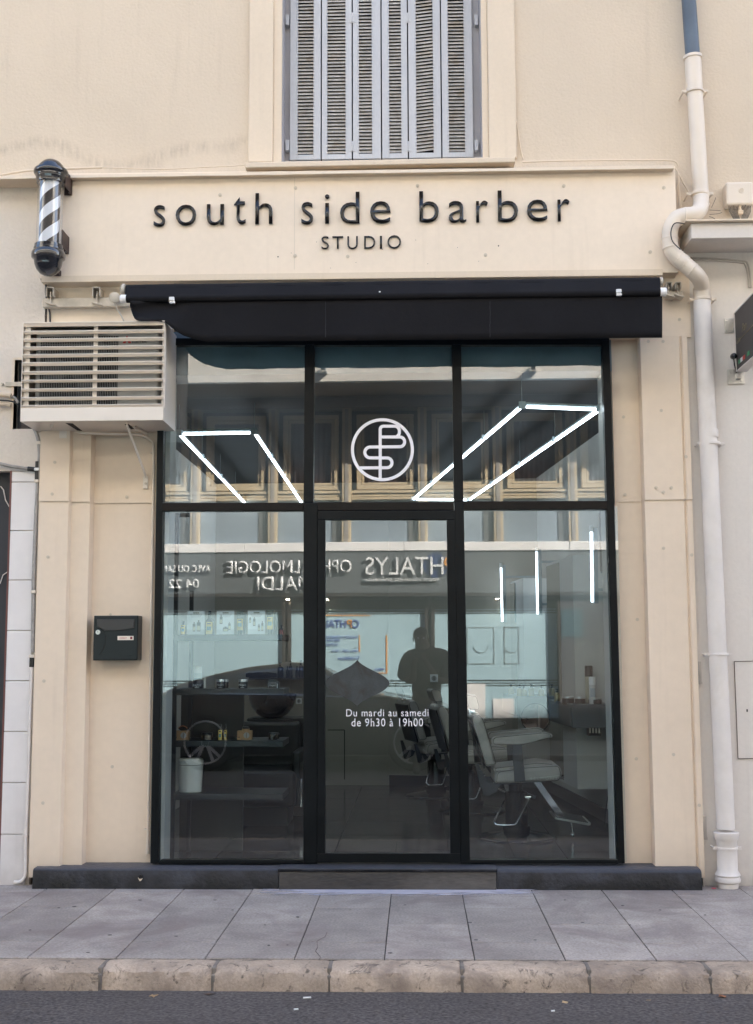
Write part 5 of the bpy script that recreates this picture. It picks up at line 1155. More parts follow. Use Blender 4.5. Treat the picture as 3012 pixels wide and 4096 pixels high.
# ------------------------------------------------------------ bottles, jars, cards
def scl(Y): return (Y+7.5)/F
m_amb = M('dark amber glass', (.035, .022, .012), .12, coat=.4); m_ylw = M('yellow paper label', (.62, .45, .12), .6); m_cream = M('cream label', (.55, .50, .36), .6)
m_pic = M('teal picture print', (.10, .20, .21), .6, var=.5, vs=60); m_blkp = M('black plastic', (.015, .015, .017), .3); m_tin = M('brushed tin lid', (.6, .6, .6), .3, 1)
m_card = M('white card', (.72, .73, .74), .6); m_kraft = M('kraft cardboard', (.32, .18, .085), .8, var=.1, vs=30); m_grn = M('clear green grey tube', (.03, .045, .045), .25, coat=.3)
m_brush = M('dark bristle', (.03, .018, .012), .8, bump=.003, bs=300)
def bottle(px, pyb, wpx, hpx, Y, mt, cap_mt, lab, style='square', label=None, cat='bottle', grp=None, name=None):
    s_ = scl(Y); p = X(px, pyb, Y); w_, h_ = wpx*s_/2, hpx*s_; t = thing(name or {'jar': 'jar', 'spray': 'spray_can', 'tube': 'tube'}.get(style, 'bottle'), lab, cat, p, grp)
    n = 20
    if style == 'square': prof = [(w_*.92, 0), (w_, h_*.03), (w_, h_*.52), (w_*.85, h_*.62), (w_*.4, h_*.72), (w_*.33, h_*.78)]; cp = [(w_*.38, h_*.78), (w_*.38, h_*.98), (w_*.3, h_), (.001, h_)]
    elif style == 'pump': prof = [(w_*.95, 0), (w_, h_*.03), (w_, h_*.6), (w_*.75, h_*.68), (w_*.32, h_*.72)]; cp = [(w_*.4, h_*.72), (w_*.4, h_*.82), (w_*.15, h_*.84), (w_*.15, h_*.9), (w_*.5, h_*.92), (w_*.5, h_*.97), (.001, h_)]
    elif style == 'spray': prof = [(w_*.95, 0), (w_, h_*.01), (w_, h_*.70), (w_*.95, h_*.72)]; cp = [(w_*.97, h_*.72), (w_*.97, h_*.97), (w_*.9, h_), (.001, h_)]
    elif style == 'jar': prof = [(w_*.9, 0), (w_, h_*.08), (w_, h_*.72), (w_*.93, h_*.78)]; cp = [(w_*.98, h_*.78), (w_*.98, h_*.97), (w_*.94, h_), (.001, h_)]
    if style == 'tube':
        mb = MB(); k = 12; rows_ = []
        mb.lathe([(w_*.55, 0), (w_*.55, h_*.10)], p, n=14); mb.build('cap', cap_mt, t, smooth=40)
        mb = MB(); vs = []
        for i in range(9):
            f = i/8
            for j in range(k):
                a = 2*math.pi*j/k; rx = w_*(.62+.38*f); ry = w_*.55*(1-f)+.001; vs.append(p+Vector((math.cos(a)*rx, math.sin(a)*ry, h_*(.1+.9*f))))
        mb.add(vs, [(i*k+j, i*k+(j+1) % k, (i+1)*k+(j+1) % k, (i+1)*k+j) for i in range(8) for j in range(k)]+[tuple(range(k-1, -1, -1)), tuple(8*k+j for j in range(k))]); mb.build('body', mt, t, smooth=60)
    else:
        mb = MB(); mb.lathe(prof, p, n=n); mb.build('body', mt, t, smooth=40)
        mb = MB(); mb.lathe(cp, p, n=n); mb.build('cap', cap_mt, t, smooth=40)
    if label:
        lm, z0, z1, ww = label; kk = 8; mb = MB(); vs = []
        for i in range(kk+1):
            a = -ww+2*ww*i/kk; rr_ = w_*1.02 if style != 'tube' else w_
            for z in (z0, z1): vs.append(p+Vector((math.sin(a)*rr_, -math.cos(a)*rr_*(1 if style != 'tube' else .55), h_*z)))
        mb.add(vs, [(2*i, 2*i+2, 2*i+3, 2*i+1) for i in range(kk)]); lb = mb.build('label', lm, t, smooth=60)
        if lm in (m_ylw, m_cream):
            mb = MB(); hh = z1-z0; mb.box(p.x-w_*ww*.6, p.x+w_*ww*.6, p.y-w_*1.03-.001, p.y-w_*1.03, p.z+h_*(z0+hh*.30), p.z+h_*(z0+hh*.62)); mb.build('print', m_pic, lb)
            mb = MB(); mb.box(p.x-w_*ww*.5, p.x+w_*ww*.5, p.y-w_*1.03-.001, p.y-w_*1.03, p.z+h_*(z0+hh*.80), p.z+h_*(z0+hh*.90)); mb.build('print', m_txt, lb)
    return t
# display shelf unit
su = thing('shelf_unit', 'black metal display shelf standing behind the left pane', 'shelf', (X(900, 3370, .5).x, .5, zf))
SY0, SY1 = .42, .80
sx0, sx1 = X(692, 2700, SY0).x, X(1133, 2700, SY0).x
shelfz = []
for py in (2538, 2756, 2964, 3176):
    z = X(900, py, SY0).z; shelfz.append(z); mb = MB(); mb.box(sx0, sx1, SY0, SY1, z-.038, z); mb.build('shelf', m_blk, su, bevel=.002)
for x_ in (sx0, sx0+.0):
    pass
for (xa, ya) in ((sx0-.002, SY0-.004), (sx0+.035, SY1-.03)):
    mb = MB(); mb.box(xa, xa+.026, ya, ya+.026, zf, X(700, 2052, SY0).z if ya < .5 else shelfz[0]+.3); mb.build('post', m_blk, su, bevel=.002)
mb = MB(); mb.box(sx0-.002, sx0+.09, SY0-.004, SY0+.02, X(700, 2068, SY0).z, X(700, 2052, SY0).z); mb.build('top_bracket', m_blk, su)
mb = MB(); mb.box(X(724, 3000, .85).x, X(975, 3000, .85).x, .83, .86, zf, shelfz[1]-.02); pnl = mb.build('screen_panel', M('dark grey board', (.045, .043, .043), .6, var=.15, vs=4), origin=(X(850, 3380, .85).x, .85, zf)); tag(pnl, 'dark grey upright board behind the lower shelves', 'panel')
PA = lambda u, v: (600+u/2.5415, 2350+v/2.5415)
YS1 = .55
def onshelf(i, Y): return 0
def pyshelf(z, Y):   # pixel row of height z at depth Y near the left pane
    a, b = X(900, 2400, Y).z, X(900, 3400, Y).z; return 2400+(a-z)/(a-b)*1000
r1 = pyshelf(shelfz[0], YS1); r2 = pyshelf(shelfz[1], YS1); r3 = pyshelf(shelfz[2], YS1); r4 = pyshelf(shelfz[3], YS1)
bottle(733, r1, 24, 58, YS1, m_amb, m_blkp, 'small amber bottle with yellow label at the left end of the top shelf', label=(m_ylw, .08, .76*.95, .8))
bottle(838, r1, 34, 98, YS1, m_amb, m_blkp, 'large amber bottle with yellow label between two white cards', label=(m_ylw, .06, .55, .85))
bottle(960, r1, 30, 98, YS1, m_grn, m_blkp, 'hanging black tube with yellow label between the right hand cards', 'tube', (m_ylw, .22, .68, .9), 'tube')
bottle(1080, r1, 30, 102, YS1, m_grn, m_blkp, 'black tube with yellow label right of the last card', 'tube', (m_ylw, .24, .72, .9), 'tube')
bottle(1104, r1, 16, 92, YS1+.06, m_grn, m_blkp, 'slim black tube tucked behind the right hand tube', 'tube', None, 'tube')
bottle(978, r1, 16, 88, YS1+.07, m_grn, m_blkp, 'slim black tube tucked behind the middle tube', 'tube', None, 'tube')
bottle(1126, r1, 20, 42, YS1, m_amb, m_blkp, 'small dark bottle with red and white label at the right end', label=(M('red print label', (.35, .12, .12), .6), .1, .55, .8))
for i, (u0, u1, lab) in enumerate(((377, 556, 'white product card with tube and bottle, leftmost of three'), (675, 856, 'white product card showing a round tin, middle of three'), (993, 1168, 'white product card with four products, rightmost of three'))):
    a, b = X(*PA(u0, 476), YS1-.03), X(*PA(u1, 232), YS1-.03); t = thing('display_card', lab, 'card', (a.x, YS1, shelfz[0]), 'white product cards on the top shelf')
    h = b.z-a.z; z0 = shelfz[0]; yy = YS1-.03
    mb = MB(); mb.box(a.x, b.x, yy, yy+.003, z0, z0+h); mb.build('board', m_card, t)
    W_ = b.x-a.x
    mb = MB(); mb.box(a.x+W_*.34, a.x+W_*.68, yy-.001, yy, z0+h*.89, z0+h*.94); mb.build('heading', M('olive print', (.12, .11, .06), .6), t)
    mb = MB()
    for k in range(3): mb.box(a.x+W_*(.14+.05*k), a.x+W_*(.86-.05*k), yy-.001, yy, z0+h*(.83-.045*k), z0+h*(.85-.045*k))
    mb.build('text_line', M('pale grey print', (.40, .40, .42), .6), t)
    mb = MB(); mb.box(a.x+.001, b.x-.001, yy-.0008, yy, z0+.001, z0+h*.22); mb.build('picture_ground', M('pale print', (.58, .59, .60), .6), t)
    for (fx, fz, fw_, fh_) in (((.4, .14, .16, .4), (.66, .14, .22, .48)), ((.26, .45, .16, .38), (.74, .2, .13, .34), (.52, .14, .3, .2)), ((.14, .5, .1, .24), (.38, .36, .14, .38), (.66, .15, .13, .3), (.86, .15, .12, .42)))[i]:
        mb = MB(); xx = a.x+W_*fx; mb.box(xx-W_*fw_/2, xx+W_*fw_/2, yy-.0016, yy-.0009, z0+h*fz, z0+h*(fz+fh_*.8)); mb.box(xx-W_*fw_*.2, xx+W_*fw_*.2, yy-.0016, yy-.0009, z0+h*(fz+fh_*.8), z0+h*(fz+fh_)); pr_ = mb.build('picture', M('dark print', (.06, .06, .055), .6), t)
        mb = MB(); mb.box(xx-W_*fw_*.38, xx+W_*fw_*.38, yy-.0022, yy-.0017, z0+h*(fz+fh_*.1), z0+h*(fz+fh_*.5)); mb.build('label', m_cream, pr_)
# second shelf
m_wpr = M('white print', (.62, .62, .62), .6)
def jar(px, py, w, h, Y, lab, txt=None, lid=m_tin, mt=m_blkp, grp=None):
    t = bottle(px, py, w, h, Y, mt, lid, lab, 'jar', None, 'jar', grp)
    if txt:
        p = X(px, py, Y); s_ = scl(Y); w_ = w*s_/2; hh = h*s_
        text(txt, 'lettering', m_wpr, t, (0, p.y-w_-.002, 0), box=(p.x-w_*.75, p.z+hh*.34, p.x+w_*.75, p.z+hh*.58), depth=.0008, ital=.3)
        mb = MB(); mb.box(p.x-w_*.4, p.x+w_*.4, p.y-w_-.003, p.y-w_-.0022, p.z+hh*.2, p.z+hh*.24); mb.build('print', m_wpr, t)
    return t
G2 = 'black pomade jars on the second shelf'
jar(792, r2, 46, 40, YS1, 'black pomade jar with round crest, leftmost on the second shelf', 'RAZOR', m_blkp, grp=G2); jar(884, r2, 37, 41, YS1, 'black pomade jar with tin lid second from left', 'Morgan\'s', grp=G2); jar(903, r2, 22, 40, YS1+.09, 'black jar half hidden behind the second pomade jar', None, grp=G2)
jar(972, r2, 38, 41, YS1, 'black pomade jar with tin lid in the middle of the second shelf', 'Morgan\'s', grp=G2)
t = thing('jar', 'square black jar with framed label at the right end of the second shelf', 'jar', X(1094, r2, YS1), G2); a, b = X(1071, r2, YS1), X(1117, r2-32, YS1); mb = MB(); mb.box(a.x, b.x, YS1-.03, YS1+.03, shelfz[1], b.z); mb.build('body', m_blkp, t, bevel=.004)
mb = MB(); mb.box(a.x+.008, b.x-.012, YS1-.025, YS1+.025, b.z, b.z+.012); mb.build('lid', m_grn, t, bevel=.002)
text("Morgan's", 'lettering', m_wpr, t, (0, YS1-.0305, 0), box=(a.x+.012, a.z+.022, b.x-.018, a.z+.036), depth=.0008, ital=.3)
mb = MB()
for (x0_, x1_, z0_, z1_) in ((a.x+.006, b.x-.004, a.z+.006, a.z+.0075), (a.x+.006, b.x-.004, b.z-.008, b.z-.0065), (a.x+.006, a.x+.0075, a.z+.006, b.z-.007), (b.x-.012, b.x-.006, a.z+.012, b.z-.012)): mb.box(x0_, x1_, YS1-.0312, YS1-.030, z0_, z1_)
mb.build('label_frame', m_wpr, t)
bottle(791, r2, 33, 92, YS1+.13, M('pale spray can', (.62, .68, .70), .35), m_white, 'white spray can behind the leftmost black jar', 'spray', (M('blue band', (.3, .42, .5), .5), .3, .5, .9), 'spray can')
bottle(814, r2, 18, 46, YS1+.15, m_white, m_white, 'short white pot behind the leftmost black jar', 'jar', None, 'jar')
# third shelf
def kbox(u0, u1, v0, lab):
    a, b = X(600+u0/2.36, r3, YS1), X(600+u1/2.36, 2650+v0/2.36, YS1); t = thing('cardboard_box', lab, 'box', (a.x, YS1, shelfz[2]), 'kraft boxes on the third shelf')
    z1 = shelfz[2]+.058; mb = MB(); mb.box(a.x, b.x-.012, YS1-.03, YS1+.03, shelfz[2], z1); mb.build('body', m_kraft, t, bevel=.001)
    mb = MB(); c = (a.x*.42+b.x*.58); cz = (shelfz[2]+z1)/2; mb.cyl((c, YS1-.0315, cz), (c, YS1-.0302, cz), .019, n=22); mb.build('round_window', M('grey film', (.28, .28, .27), .4), t)
    mb = MB(); mb.box(c-.002, c+.002, YS1-.0325, YS1-.0316, cz-.017, cz+.017); mb.box(a.x+.004, a.x+.018, YS1-.0315, YS1-.0302, cz-.018, cz-.008); mb.build('print', M('brown print', (.16, .09, .045), .7), t)
    return (a.x+b.x)/2, z1
bx, bz = kbox(236, 386, 660, 'kraft box with round window at the left end of the third shelf')
t = thing('shaving_brush', 'fluffy dark brush with copper rim lying on the left kraft box', 'brush', (bx, YS1, bz)); mb = MB(); mb.ball((bx+.002, YS1, bz+.015), .031, 22, 12, (1, .7, .5)); mb.build('bristles', m_brush, t, smooth=60); mb = MB(); mb.tube([(bx-.03+.06*i/10, YS1-.012, bz+.015+.017*math.sin(math.pi*i/10)) for i in range(11)], .0035, 6); mb.build('copper_rim', M('copper tips', (.34, .12, .05), .5), t)
bx, bz = kbox(828, 980, 663, 'kraft box with round window in the middle of the third shelf')
t = thing('jar', 'tiny black jar with wooden base on the middle kraft box', 'jar', (bx, YS1, bz)); mb = MB(); mb.cyl((bx, YS1, bz), (bx, YS1, bz+.012), .025, n=20); mb.build('base', m_kraft, t); mb = MB(); mb.cyl((bx, YS1, bz+.012), (bx, YS1, bz+.024), .022, n=20); mb.build('lid', m_blkp, t)
jar(828, r3, 46, 33, YS1, 'dark amber jar left of the yellow labelled bottles', None, m_blkp, m_amb); jar(1091, r3, 34, 33, YS1, 'dark amber jar at the right end of the third shelf', None, m_blkp, m_amb); jar(1104, r3, 26, 32, YS1+.08, 'second amber jar half hidden at the right end', None, m_blkp, m_amb)
bottle(881, r3, 21, 66, YS1, m_amb, m_blkp, 'amber bottle with yellow label, left of the pair on the third shelf', label=(m_ylw, .06, .66, .8)); bottle(902, r3, 16, 66, YS1+.02, m_amb, m_blkp, 'amber bottle with yellow label, right of the pair on the third shelf', label=(m_ylw, .06, .66, .7))
# bucket
p = X(762, r4, YS1); s_ = scl(YS1); t = thing('bin', 'white enamel bin with dark rim line on the lowest shelf', 'bin', (p.x, YS1, shelfz[3])); w_ = 98*s_/2; h_ = 131*s_; m_bin = M('cream enamel', (.62, .60, .56), .3, coat=.3)
mb = MB(); mb.lathe([(w_*.86, 0), (w_*.92, h_*.03), (w_*.9, h_*.06), (w_*.97, h_*.5), (w_*.985, h_*.80)], (p.x, YS1, shelfz[3]), n=36); mb.build('body', m_bin, t, smooth=40)
mb = MB(); mb.lathe([(w_*.97, h_*.80), (w_*.97, h_*.815)], (p.x, YS1, shelfz[3]), n=36); mb.build('rim_line', m_blk, t)
mb = MB(); mb.lathe([(w_, h_*.815), (w_*1.01, h_*.92), (w_*.97, h_*.97), (w_*.85, h_), (.001, h_*1.0)], (p.x, YS1, shelfz[3]), n=36); mb.build('lid', m_bin, t, smooth=40)
# sink and washing chair
sp_ = X(1090, 2776, 2.7); sk = thing('wash_basin', 'glossy black salon basin on a black cabinet behind the left pane', 'basin', (sp_.x, 2.7, zf)); ss = scl(2.7)
w_ = 98*ss; hb = 92*ss
mb = MB(); mb.lathe([(w_*.40, 0), (w_*.62, hb*.14), (w_*.85, hb*.45), (w_*.97, hb*.8), (w_, hb), (w_*.97, hb*1.02), (w_*.93, hb*.95), (w_*.7, hb*.4), (.001, hb*.2)], (sp_.x, 2.7, sp_.z-hb), n=40); mb.build('bowl', m_gb, sk, smooth=50)
mb = MB(); mb.box(sp_.x-.2, sp_.x+.28, 2.62, 3.0, zf, sp_.z-hb-.002); mb.build('cabinet', m_blk, sk, bevel=.01)
mb = MB(); mb.tube([(sp_.x+.02, 2.86, sp_.z-.1), (sp_.x+.02, 2.86, sp_.z+.02), (sp_.x+.02, 2.80, sp_.z+.05), (sp_.x+.02, 2.76, sp_.z+.0)], .009, 8); mb.build('tap', m_chrome, sk, smooth=50)
wc = thing('washing_chair', 'low black upholstered washing chair in front of the basin', 'chair', (sp_.x, 2.2, zf))
mb = MB(); mb.box(sp_.x-.26, sp_.x+.27, 1.9, 2.5, zf+.15, zf+.42); mb.build('seat', m_blk, wc, bevel=.04, seg=3)
mb = MB(); mb.box(sp_.x-.24, sp_.x+.25, 2.42, 2.56, zf+.4, sp_.z-hb-.02); mb.build('backrest', m_blk, wc, bevel=.03, seg=3)
for s_ in (-1, 1):
    mb = MB(); mb.box(sp_.x+s_*.27-.03, sp_.x+s_*.27+.03, 1.95, 2.5, zf+.15, zf+.56); mb.build('armrest', m_blk, wc, bevel=.015)
mb = MB(); mb.box(sp_.x-.2, sp_.x+.2, 2.0, 2.45, zf, zf+.15); mb.build('base', m_blk, wc)
mb = MB(); mb.tube([(X(1207, 3000, 2.0).x, 1.95, zf+.15), (X(1207, 3000, 2.0).x, 1.95, zf+.36)], .012, 8); mb.build('lever', m_chrome, wc, smooth=40)
# wall shelf with black bottles and folded towel
wy = YB-.2; a, b = X(995, 2712, wy), X(1262, 2712, wy)
ws = thing('wall_shelf', 'thin dark wall shelf carrying black bottles on the back wall', 'shelf', (a.x, wy, a.z)); mb = MB(); mb.box(a.x, b.x+.05, wy, YB-.001, a.z-.015, a.z); mb.build('board', m_blk, ws)
for px, w, h, st_, lab in ((1122, 25, 62, 'pump', 'black pump bottle left of the group on the back wall shelf'), (1150, 14, 46, 'square', 'short black bottle second from left on the back shelf'), (1162, 16, 68, 'pump', 'tall black pump bottle in the middle of the back shelf'), (1188, 14, 46, 'square', 'short black bottle second from right on the back shelf'), (1204, 20, 70, 'pump', 'tall black pump bottle at the right on the back shelf')):
    bottle(px, 2711, w, h, wy+.08, m_blkp, m_blkp, lab, st_, None, 'bottle', 'black bottles on the back shelf')
mb = MB(); a = X(985, 2711, wy+.1); b = X(1108, 2711, wy+.1); mb.tube([(a.x+(b.x-a.x)*i/10, wy+.08, a.z+.024+.002*math.sin(i*2)) for i in range(11)], [.02, .026, .028, .029, .029, .030, .029, .029, .028, .026, .018], 12); tag(mb.build('rolled_towel', M('black towel', (.012, .012, .012), .95, bump=.004, bs=150), origin=a, smooth=70), 'rolled black towel on the left end of the back wall shelf', 'towel')
def socket(px, py, w, Y, lab, yw):
    a, b = X(px-w/2, py+w/2, Y), X(px+w/2, py-w/2, Y); t = thing('wall_socket', lab, 'socket', a); mb = MB(); mb.box(a.x, b.x, Y-.012, Y, a.z, b.z); mb.build('plate', m_white, t, bevel=.003)
    c = ((a.x+b.x)/2, (a.z+b.z)/2); r_ = (b.x-a.x)*.33; mb = MB(); mb.cyl((c[0], Y-.018, c[1]), (c[0], Y-.0125, c[1]), r_, n=20); d_ = mb.build('dial', M('grey plastic', (.35, .35, .35), .4), t, smooth=40)
    mb = MB(); mb.box(c[0]-.003, c[0]+.003, Y-.021, Y-.0185, c[1]-r_*.7, c[1]+r_*.7); mb.build('slot', m_blk, d_)
socket(1736, 2713, 31, 4.84, 'white dimmer plate on the back wall above the chairs', 0); socket(1196, 2804, 23, YB, 'white wall socket on the back wall right of the basin', 0)
# things on the consoles
zt_ = 1.045
def con(px, w, h, Y, mt, cm, lab, style, label=None, cat='bottle', grp=None):
    a, b = X(px, 2400, Y).z, X(px, 3400, Y).z; return bottle(px, 2400+(a-zt_)/(a-b)*1000, w, h, Y, mt, cm, lab, style, label, cat, grp)
m_gold = M('brass coloured bottle', (.33, .27, .15), .3, .4)
G3 = 'gold bottles on the rear console'
for px, h, st_, lab in ((2045, 46, 'square', 'gold bottle leftmost on the rear console, on its edge'), (2079, 52, 'pump', 'gold pump bottle second from left'), (2096, 46, 'square', 'gold bottle third from left, behind the pump'), (2126, 54, 'pump', 'gold pump bottle in the middle right of the row'), (2166, 46, 'square', 'gold bottle at the right end of the rear row')):
    con(px, 24, h, 3.45 if px > 2060 else 3.9, m_gold, m_blkp, lab, st_, None, 'bottle', G3)
con(2229, 24, 54, 2.3, m_gold, m_blkp, 'gold pump bottle alone at the rear of the near console', 'pump', None)
G4 = 'black jars on the near console'
con(2273, 48, 32, 1.85, m_blkp, m_tin, 'black jar with tin lid, leftmost on the near console', 'jar', None, 'jar', G4); con(2321, 42, 31, 1.8, m_blkp, m_tin, 'black jar with tin lid, middle one on the near console', 'jar', None, 'jar', G4); con(2381, 52, 30, 1.7, m_blkp, m_tin, 'black jar with tin lid, rightmost on the near console', 'jar', None, 'jar', G4)
con(2358, 32, 152, 1.85, M('ivory can', (.42, .40, .31), .35), m_blkp, 'tall ivory hair spray can with black cap', 'spray', None, 'spray can'); con(2371, 27, 112, 1.68, M('white can', (.6, .6, .6), .35), m_white, 'white spray bottle right of the tall ivory can', 'spray', (M('pale print', (.4, .45, .5), .5), .3, .6, .8), 'spray can')
# hand mirror
c = X(2142, 2871, 2.35); t = thing('hand_mirror', 'round black rimmed hand mirror leaning by the consoles', 'mirror', c); r_ = 55*scl(2.35)
mb = MB(); mb.tube([c+Vector((r_*math.cos(a), .01*math.sin(a), r_*math.sin(a))) for a in [2*math.pi*i/40 for i in range(40)]], .006, 8, closed=True); mb.build('rim', m_blk, t, smooth=60)
mb = MB(); mb.cyl(c+Vector((0, -.003, 0)), c+Vector((0, .003, 0)), r_-.003, n=40); mb.build('mirror_glass', M('mirror with brick reflection', (.55, .42, .36), .03, 1), t)  # brick tone of the reflected street put into the mirror colour
mb = MB(); mb.bar(c+Vector((0, 0, -r_)), c+Vector((0, .02, -r_-.05)), .03, .012, (0, 1, 0)); mb.build('handle', m_blk, t, bevel=.004)
# ------------------------------------------------------------ across the street (seen mirrored in the panes)
W = 12.6
ob = thing('optician_building', 'building across the street with curtained windows over a grey optician fascia', 'building', (0, -W-2, 0))
m_conc = plaster('streaky white concrete', (.56, .54, .50), stain=False, bump=.002, bs=40)
m_beige = M('beige window frame', (.54, .44, .29), .55, var=.06, vs=4)
m_obrn = M('dark brown recess', (.035, .028, .025), .7)
m_owall = M('brown grey wall', (.17, .145, .13), .8, var=.1)
m_soff = M('grey soffit', (.30, .28, .26), .8, var=.08)
m_fas = M('grey fascia', (.11, .125, .133), .5, var=.04, vs=1)
m_opan = M('blue grey panel', (.23, .29, .35), .4, var=.05)
m_frost = M('frosted glass', (.40, .585, .665), .35, var=.05, vs=.6)
m_curt = M('plum curtain', (.15, .10, .095), .85, var=.15, vs=3)
m_owhite = M('white band', (.86, .86, .86), .5, var=.04)
def vz(py, W_=W): return V(1500, py, W_).z
z_bt, z_bb = vz(2172), vz(2207); z_fb = vz(2372); z_head = vz(1632); z_sill = vz(1962)
mb = MB(); mb.box(-40, 40, -W-8, -W-.35, -.3, 13.5); mb.build('wall', m_owall, ob)
mb = MB(); mb.box(-40, 40, -W-.35, -W+.04, z_head, 6.9); mb.box(-40, 40, -W-.35, -W+.04, 9.6, 13.5); mb.build('upper_wall', m_conc, ob)
mb = MB(); mb.box(-40, 40, -W+.045, -W+1.25, 9.6, 10.5); mb.build('upper_balcony', m_conc, ob)
for i in range(14):
    mb = MB(); mb.box(-9.6+i*1.5, -8.7+i*1.5, -W-.349, -W-.30, 6.95, 9.2); mb.build('upper_window', M('dark upper pane', (.02, .025, .03), .15), ob)
mb = MB(); mb.box(-40, 40, -W+.041, -W+.10, z_head+.0, z_head+.18); mb.build('lintel', m_soff, ob)
# balcony slab with parapet
bd = 1.25; zs_ = vz(1518, W-bd)
mb = MB(); mb.box(-40, 40, -W+.045, -W+bd-.16, zs_+.0, zs_+.22); mb.build('balcony_slab', m_soff, ob)
mb = MB(); mb.box(-40, 40, -W+bd-.155, -W+bd, zs_-.01, zs_+1.25); mb.build('parapet', m_conc, ob)
for px in (1295, 2128, 460, 2960):
    p = V(px, 1482, W-bd); mb = MB(); mb.box(p.x-.055, p.x+.055, -W+bd+.001, -W+bd+.2, p.z-.045, p.z+.045); sp0 = mb.build('water_spout', m_conc, ob)
    mb = MB(); mb.box(p.x-.035, p.x+.035, -W+bd+.19, -W+bd+.203, p.z-.03, p.z+.03); mb.build('spout_hole', m_dark, sp0)
# first floor: beige posts, windows with curtains, panels
xc0 = [V(px, 1900, W).x for px in (-420, -120, 182, 480, 782, 1092, 1388, 1690, 1990, 2290, 2592, 2890, 3190, 3490)]
mb = MB(); mb.box(-40, 40, -W-.34, -W-.26, z_bb, z_head); mb.build('recess_back', m_obrn, ob)
for i, x in enumerate(xc0):
    mb = MB(); mb.box(x-.075, x+.075, -W-.2, -W+.06, z_bt, z_head); mb.build('post', m_beige, ob, bevel=.006)
    mb = MB(); mb.box(x-.03, x+.03, -W+.061, -W+.075, z_bt, z_head-.02); mb.build('post_strip', m_soff, ob)
    if i == len(xc0)-1: break
    x2 = xc0[i+1]; a, b = x+.16, x2-.14
    wz0_, wz1_ = z_sill+.02, z_head-.10
    fr_ = MB(); t_ = .075
    fr_.box(a, b, -W-.16, -W-.02, wz0_, wz0_+t_); fr_.box(a, b, -W-.16, -W-.02, wz1_-t_, wz1_); fr_.box(a, a+t_, -W-.16, -W-.02, wz0_+t_, wz1_-t_); fr_.box(b-t_, b, -W-.16, -W-.02, wz0_+t_, wz1_-t_)
    wf = fr_.build('window', m_beige, ob, bevel=.01)
    fr_ = MB(); a2, b2, z2, z3 = a+t_+.012, b-t_-.012, wz0_+t_+.012, wz1_-t_-.012; t2 = .035
    for q_ in ((a2, b2, z2, z2+t2), (a2, b2, z3-t2, z3), (a2, a2+t2, z2+t2, z3-t2), (b2-t2, b2, z2+t2, z3-t2)): fr_.box(q_[0], q_[1], -W-.14, -W-.06, q_[2], q_[3])
    fr_.build('sash', m_beige, wf)
    # curtain: pleated sheet (one window left open dark)
    mb = MB(); n = 60; vs = []
    for k in range(n+1):
        xx = a2+(b2-a2)*k/n; yy = -W-.2+.022*math.sin(k*.95)
        vs += [(xx, yy, z2), (xx, yy, z3)]
    mb.add(vs, [(2*k, 2*k+2, 2*k+3, 2*k+1) for k in range(n)])
    if i in (4, 7, 1): mb = MB(); mb.box(a2, b2, -W-.21, -W-.2, z2, z3); mb.build('dark_pane', M('dark window pane', (.02, .024, .027), .1), wf)
    else: mb.build('curtain', m_curt, wf, smooth=50)
    # sill mouldings
    for k, (dz, dy) in enumerate(((.0, .05), (-.055, .02), (-.11, .045))):
        mb = MB(); mb.box(x+.077, x2-.077, -W-.2, -W+dy-.03, z_sill+dz-.045, z_sill+dz); mb.build('sill', m_beige, ob, bevel=.008)
    mb = MB(); mb.box(x+.077, x2-.077, -W-.2, -W-.05, z_bt+.01, z_sill-.165); mb.build('spandrel_panel', m_opan, ob)
    mb = MB(); mb.box(x2-.24, x2-.077, -W-.049, -W-.03, z_bt+.01, z_sill-.165); mb.build('spandrel_strip', M('slate strip', (.10, .105, .105), .6), ob)
# white band
mb = MB()
xs_ = [-40]+[V(px, 2190, W).x for px in (-300, 415, 980, 1615, 2275, 2900)]+[40]
xs_ = sorted(xs_)
for a, b in zip(xs_, xs_[1:]): mb.box(a+.004, b-.004, -W-.2, -W+.12, z_bb, z_bt)
mb.build('white_band', m_owhite, ob, bevel=.008)
mb = MB(); mb.box(-40, 40, -W-.2, -W+.09, z_fb, z_bb-.002); fas = mb.build('fascia', m_fas, ob)
mb = MB(); mb.box(-40, 40, -W-.34, -W+.08, z_fb-.05, z_fb-.002); mb.build('soffit', m_obrn, ob)
# fascia lettering, reads from the street
def otext(s_, px0, py0, px1, py1, mt, par, off=.12, **k):
    """px0 is the left end in the photograph, where the mirrored word ends"""
    a, b = V(px0, py1, W-off), V(px1, py0, W-off)
    return text(s_, 'lettering', mt, par, (0, -W+off, 0), box=(b.x, a.z, 2*b.x-a.x, b.z), back=True, depth=.035, **k)
m_wl = M('white letter', (.82, .84, .86), .4)
otext('OPHTALMOLOGIE', 905, 2240, 1408, 2296, m_wl, fas, bold=.01)
otext('MALDI', 1028, 2306, 1245, 2363, m_wl, fas, bold=.012)
otext('AVEC OU SAN', 646, 2260, 841, 2290, m_wl, fas, bold=.014)
otext('04 22 7', 628, 2316, 795, 2354, m_wl, fas, bold=.014)
otext('HTALYS', 1463, 2228, 1773, 2300, m_wl, fas)
otext('P', 1776, 2230, 1810, 2296, M('orange letter', (.75, .30, .04), .4), fas)
otext('votre vision est précieuse', 1461, 2308, 1754, 2331, m_wl, fas, ital=.25)
c = V(1742, 2262, W-.1); mb = MB(); mb.cyl((c.x, -W+.091, c.z), (c.x, -W+.104, c.z), .20, n=40); mb.build('navy_disc', M('navy blue disc', (.012, .035, .13), .5), fas)
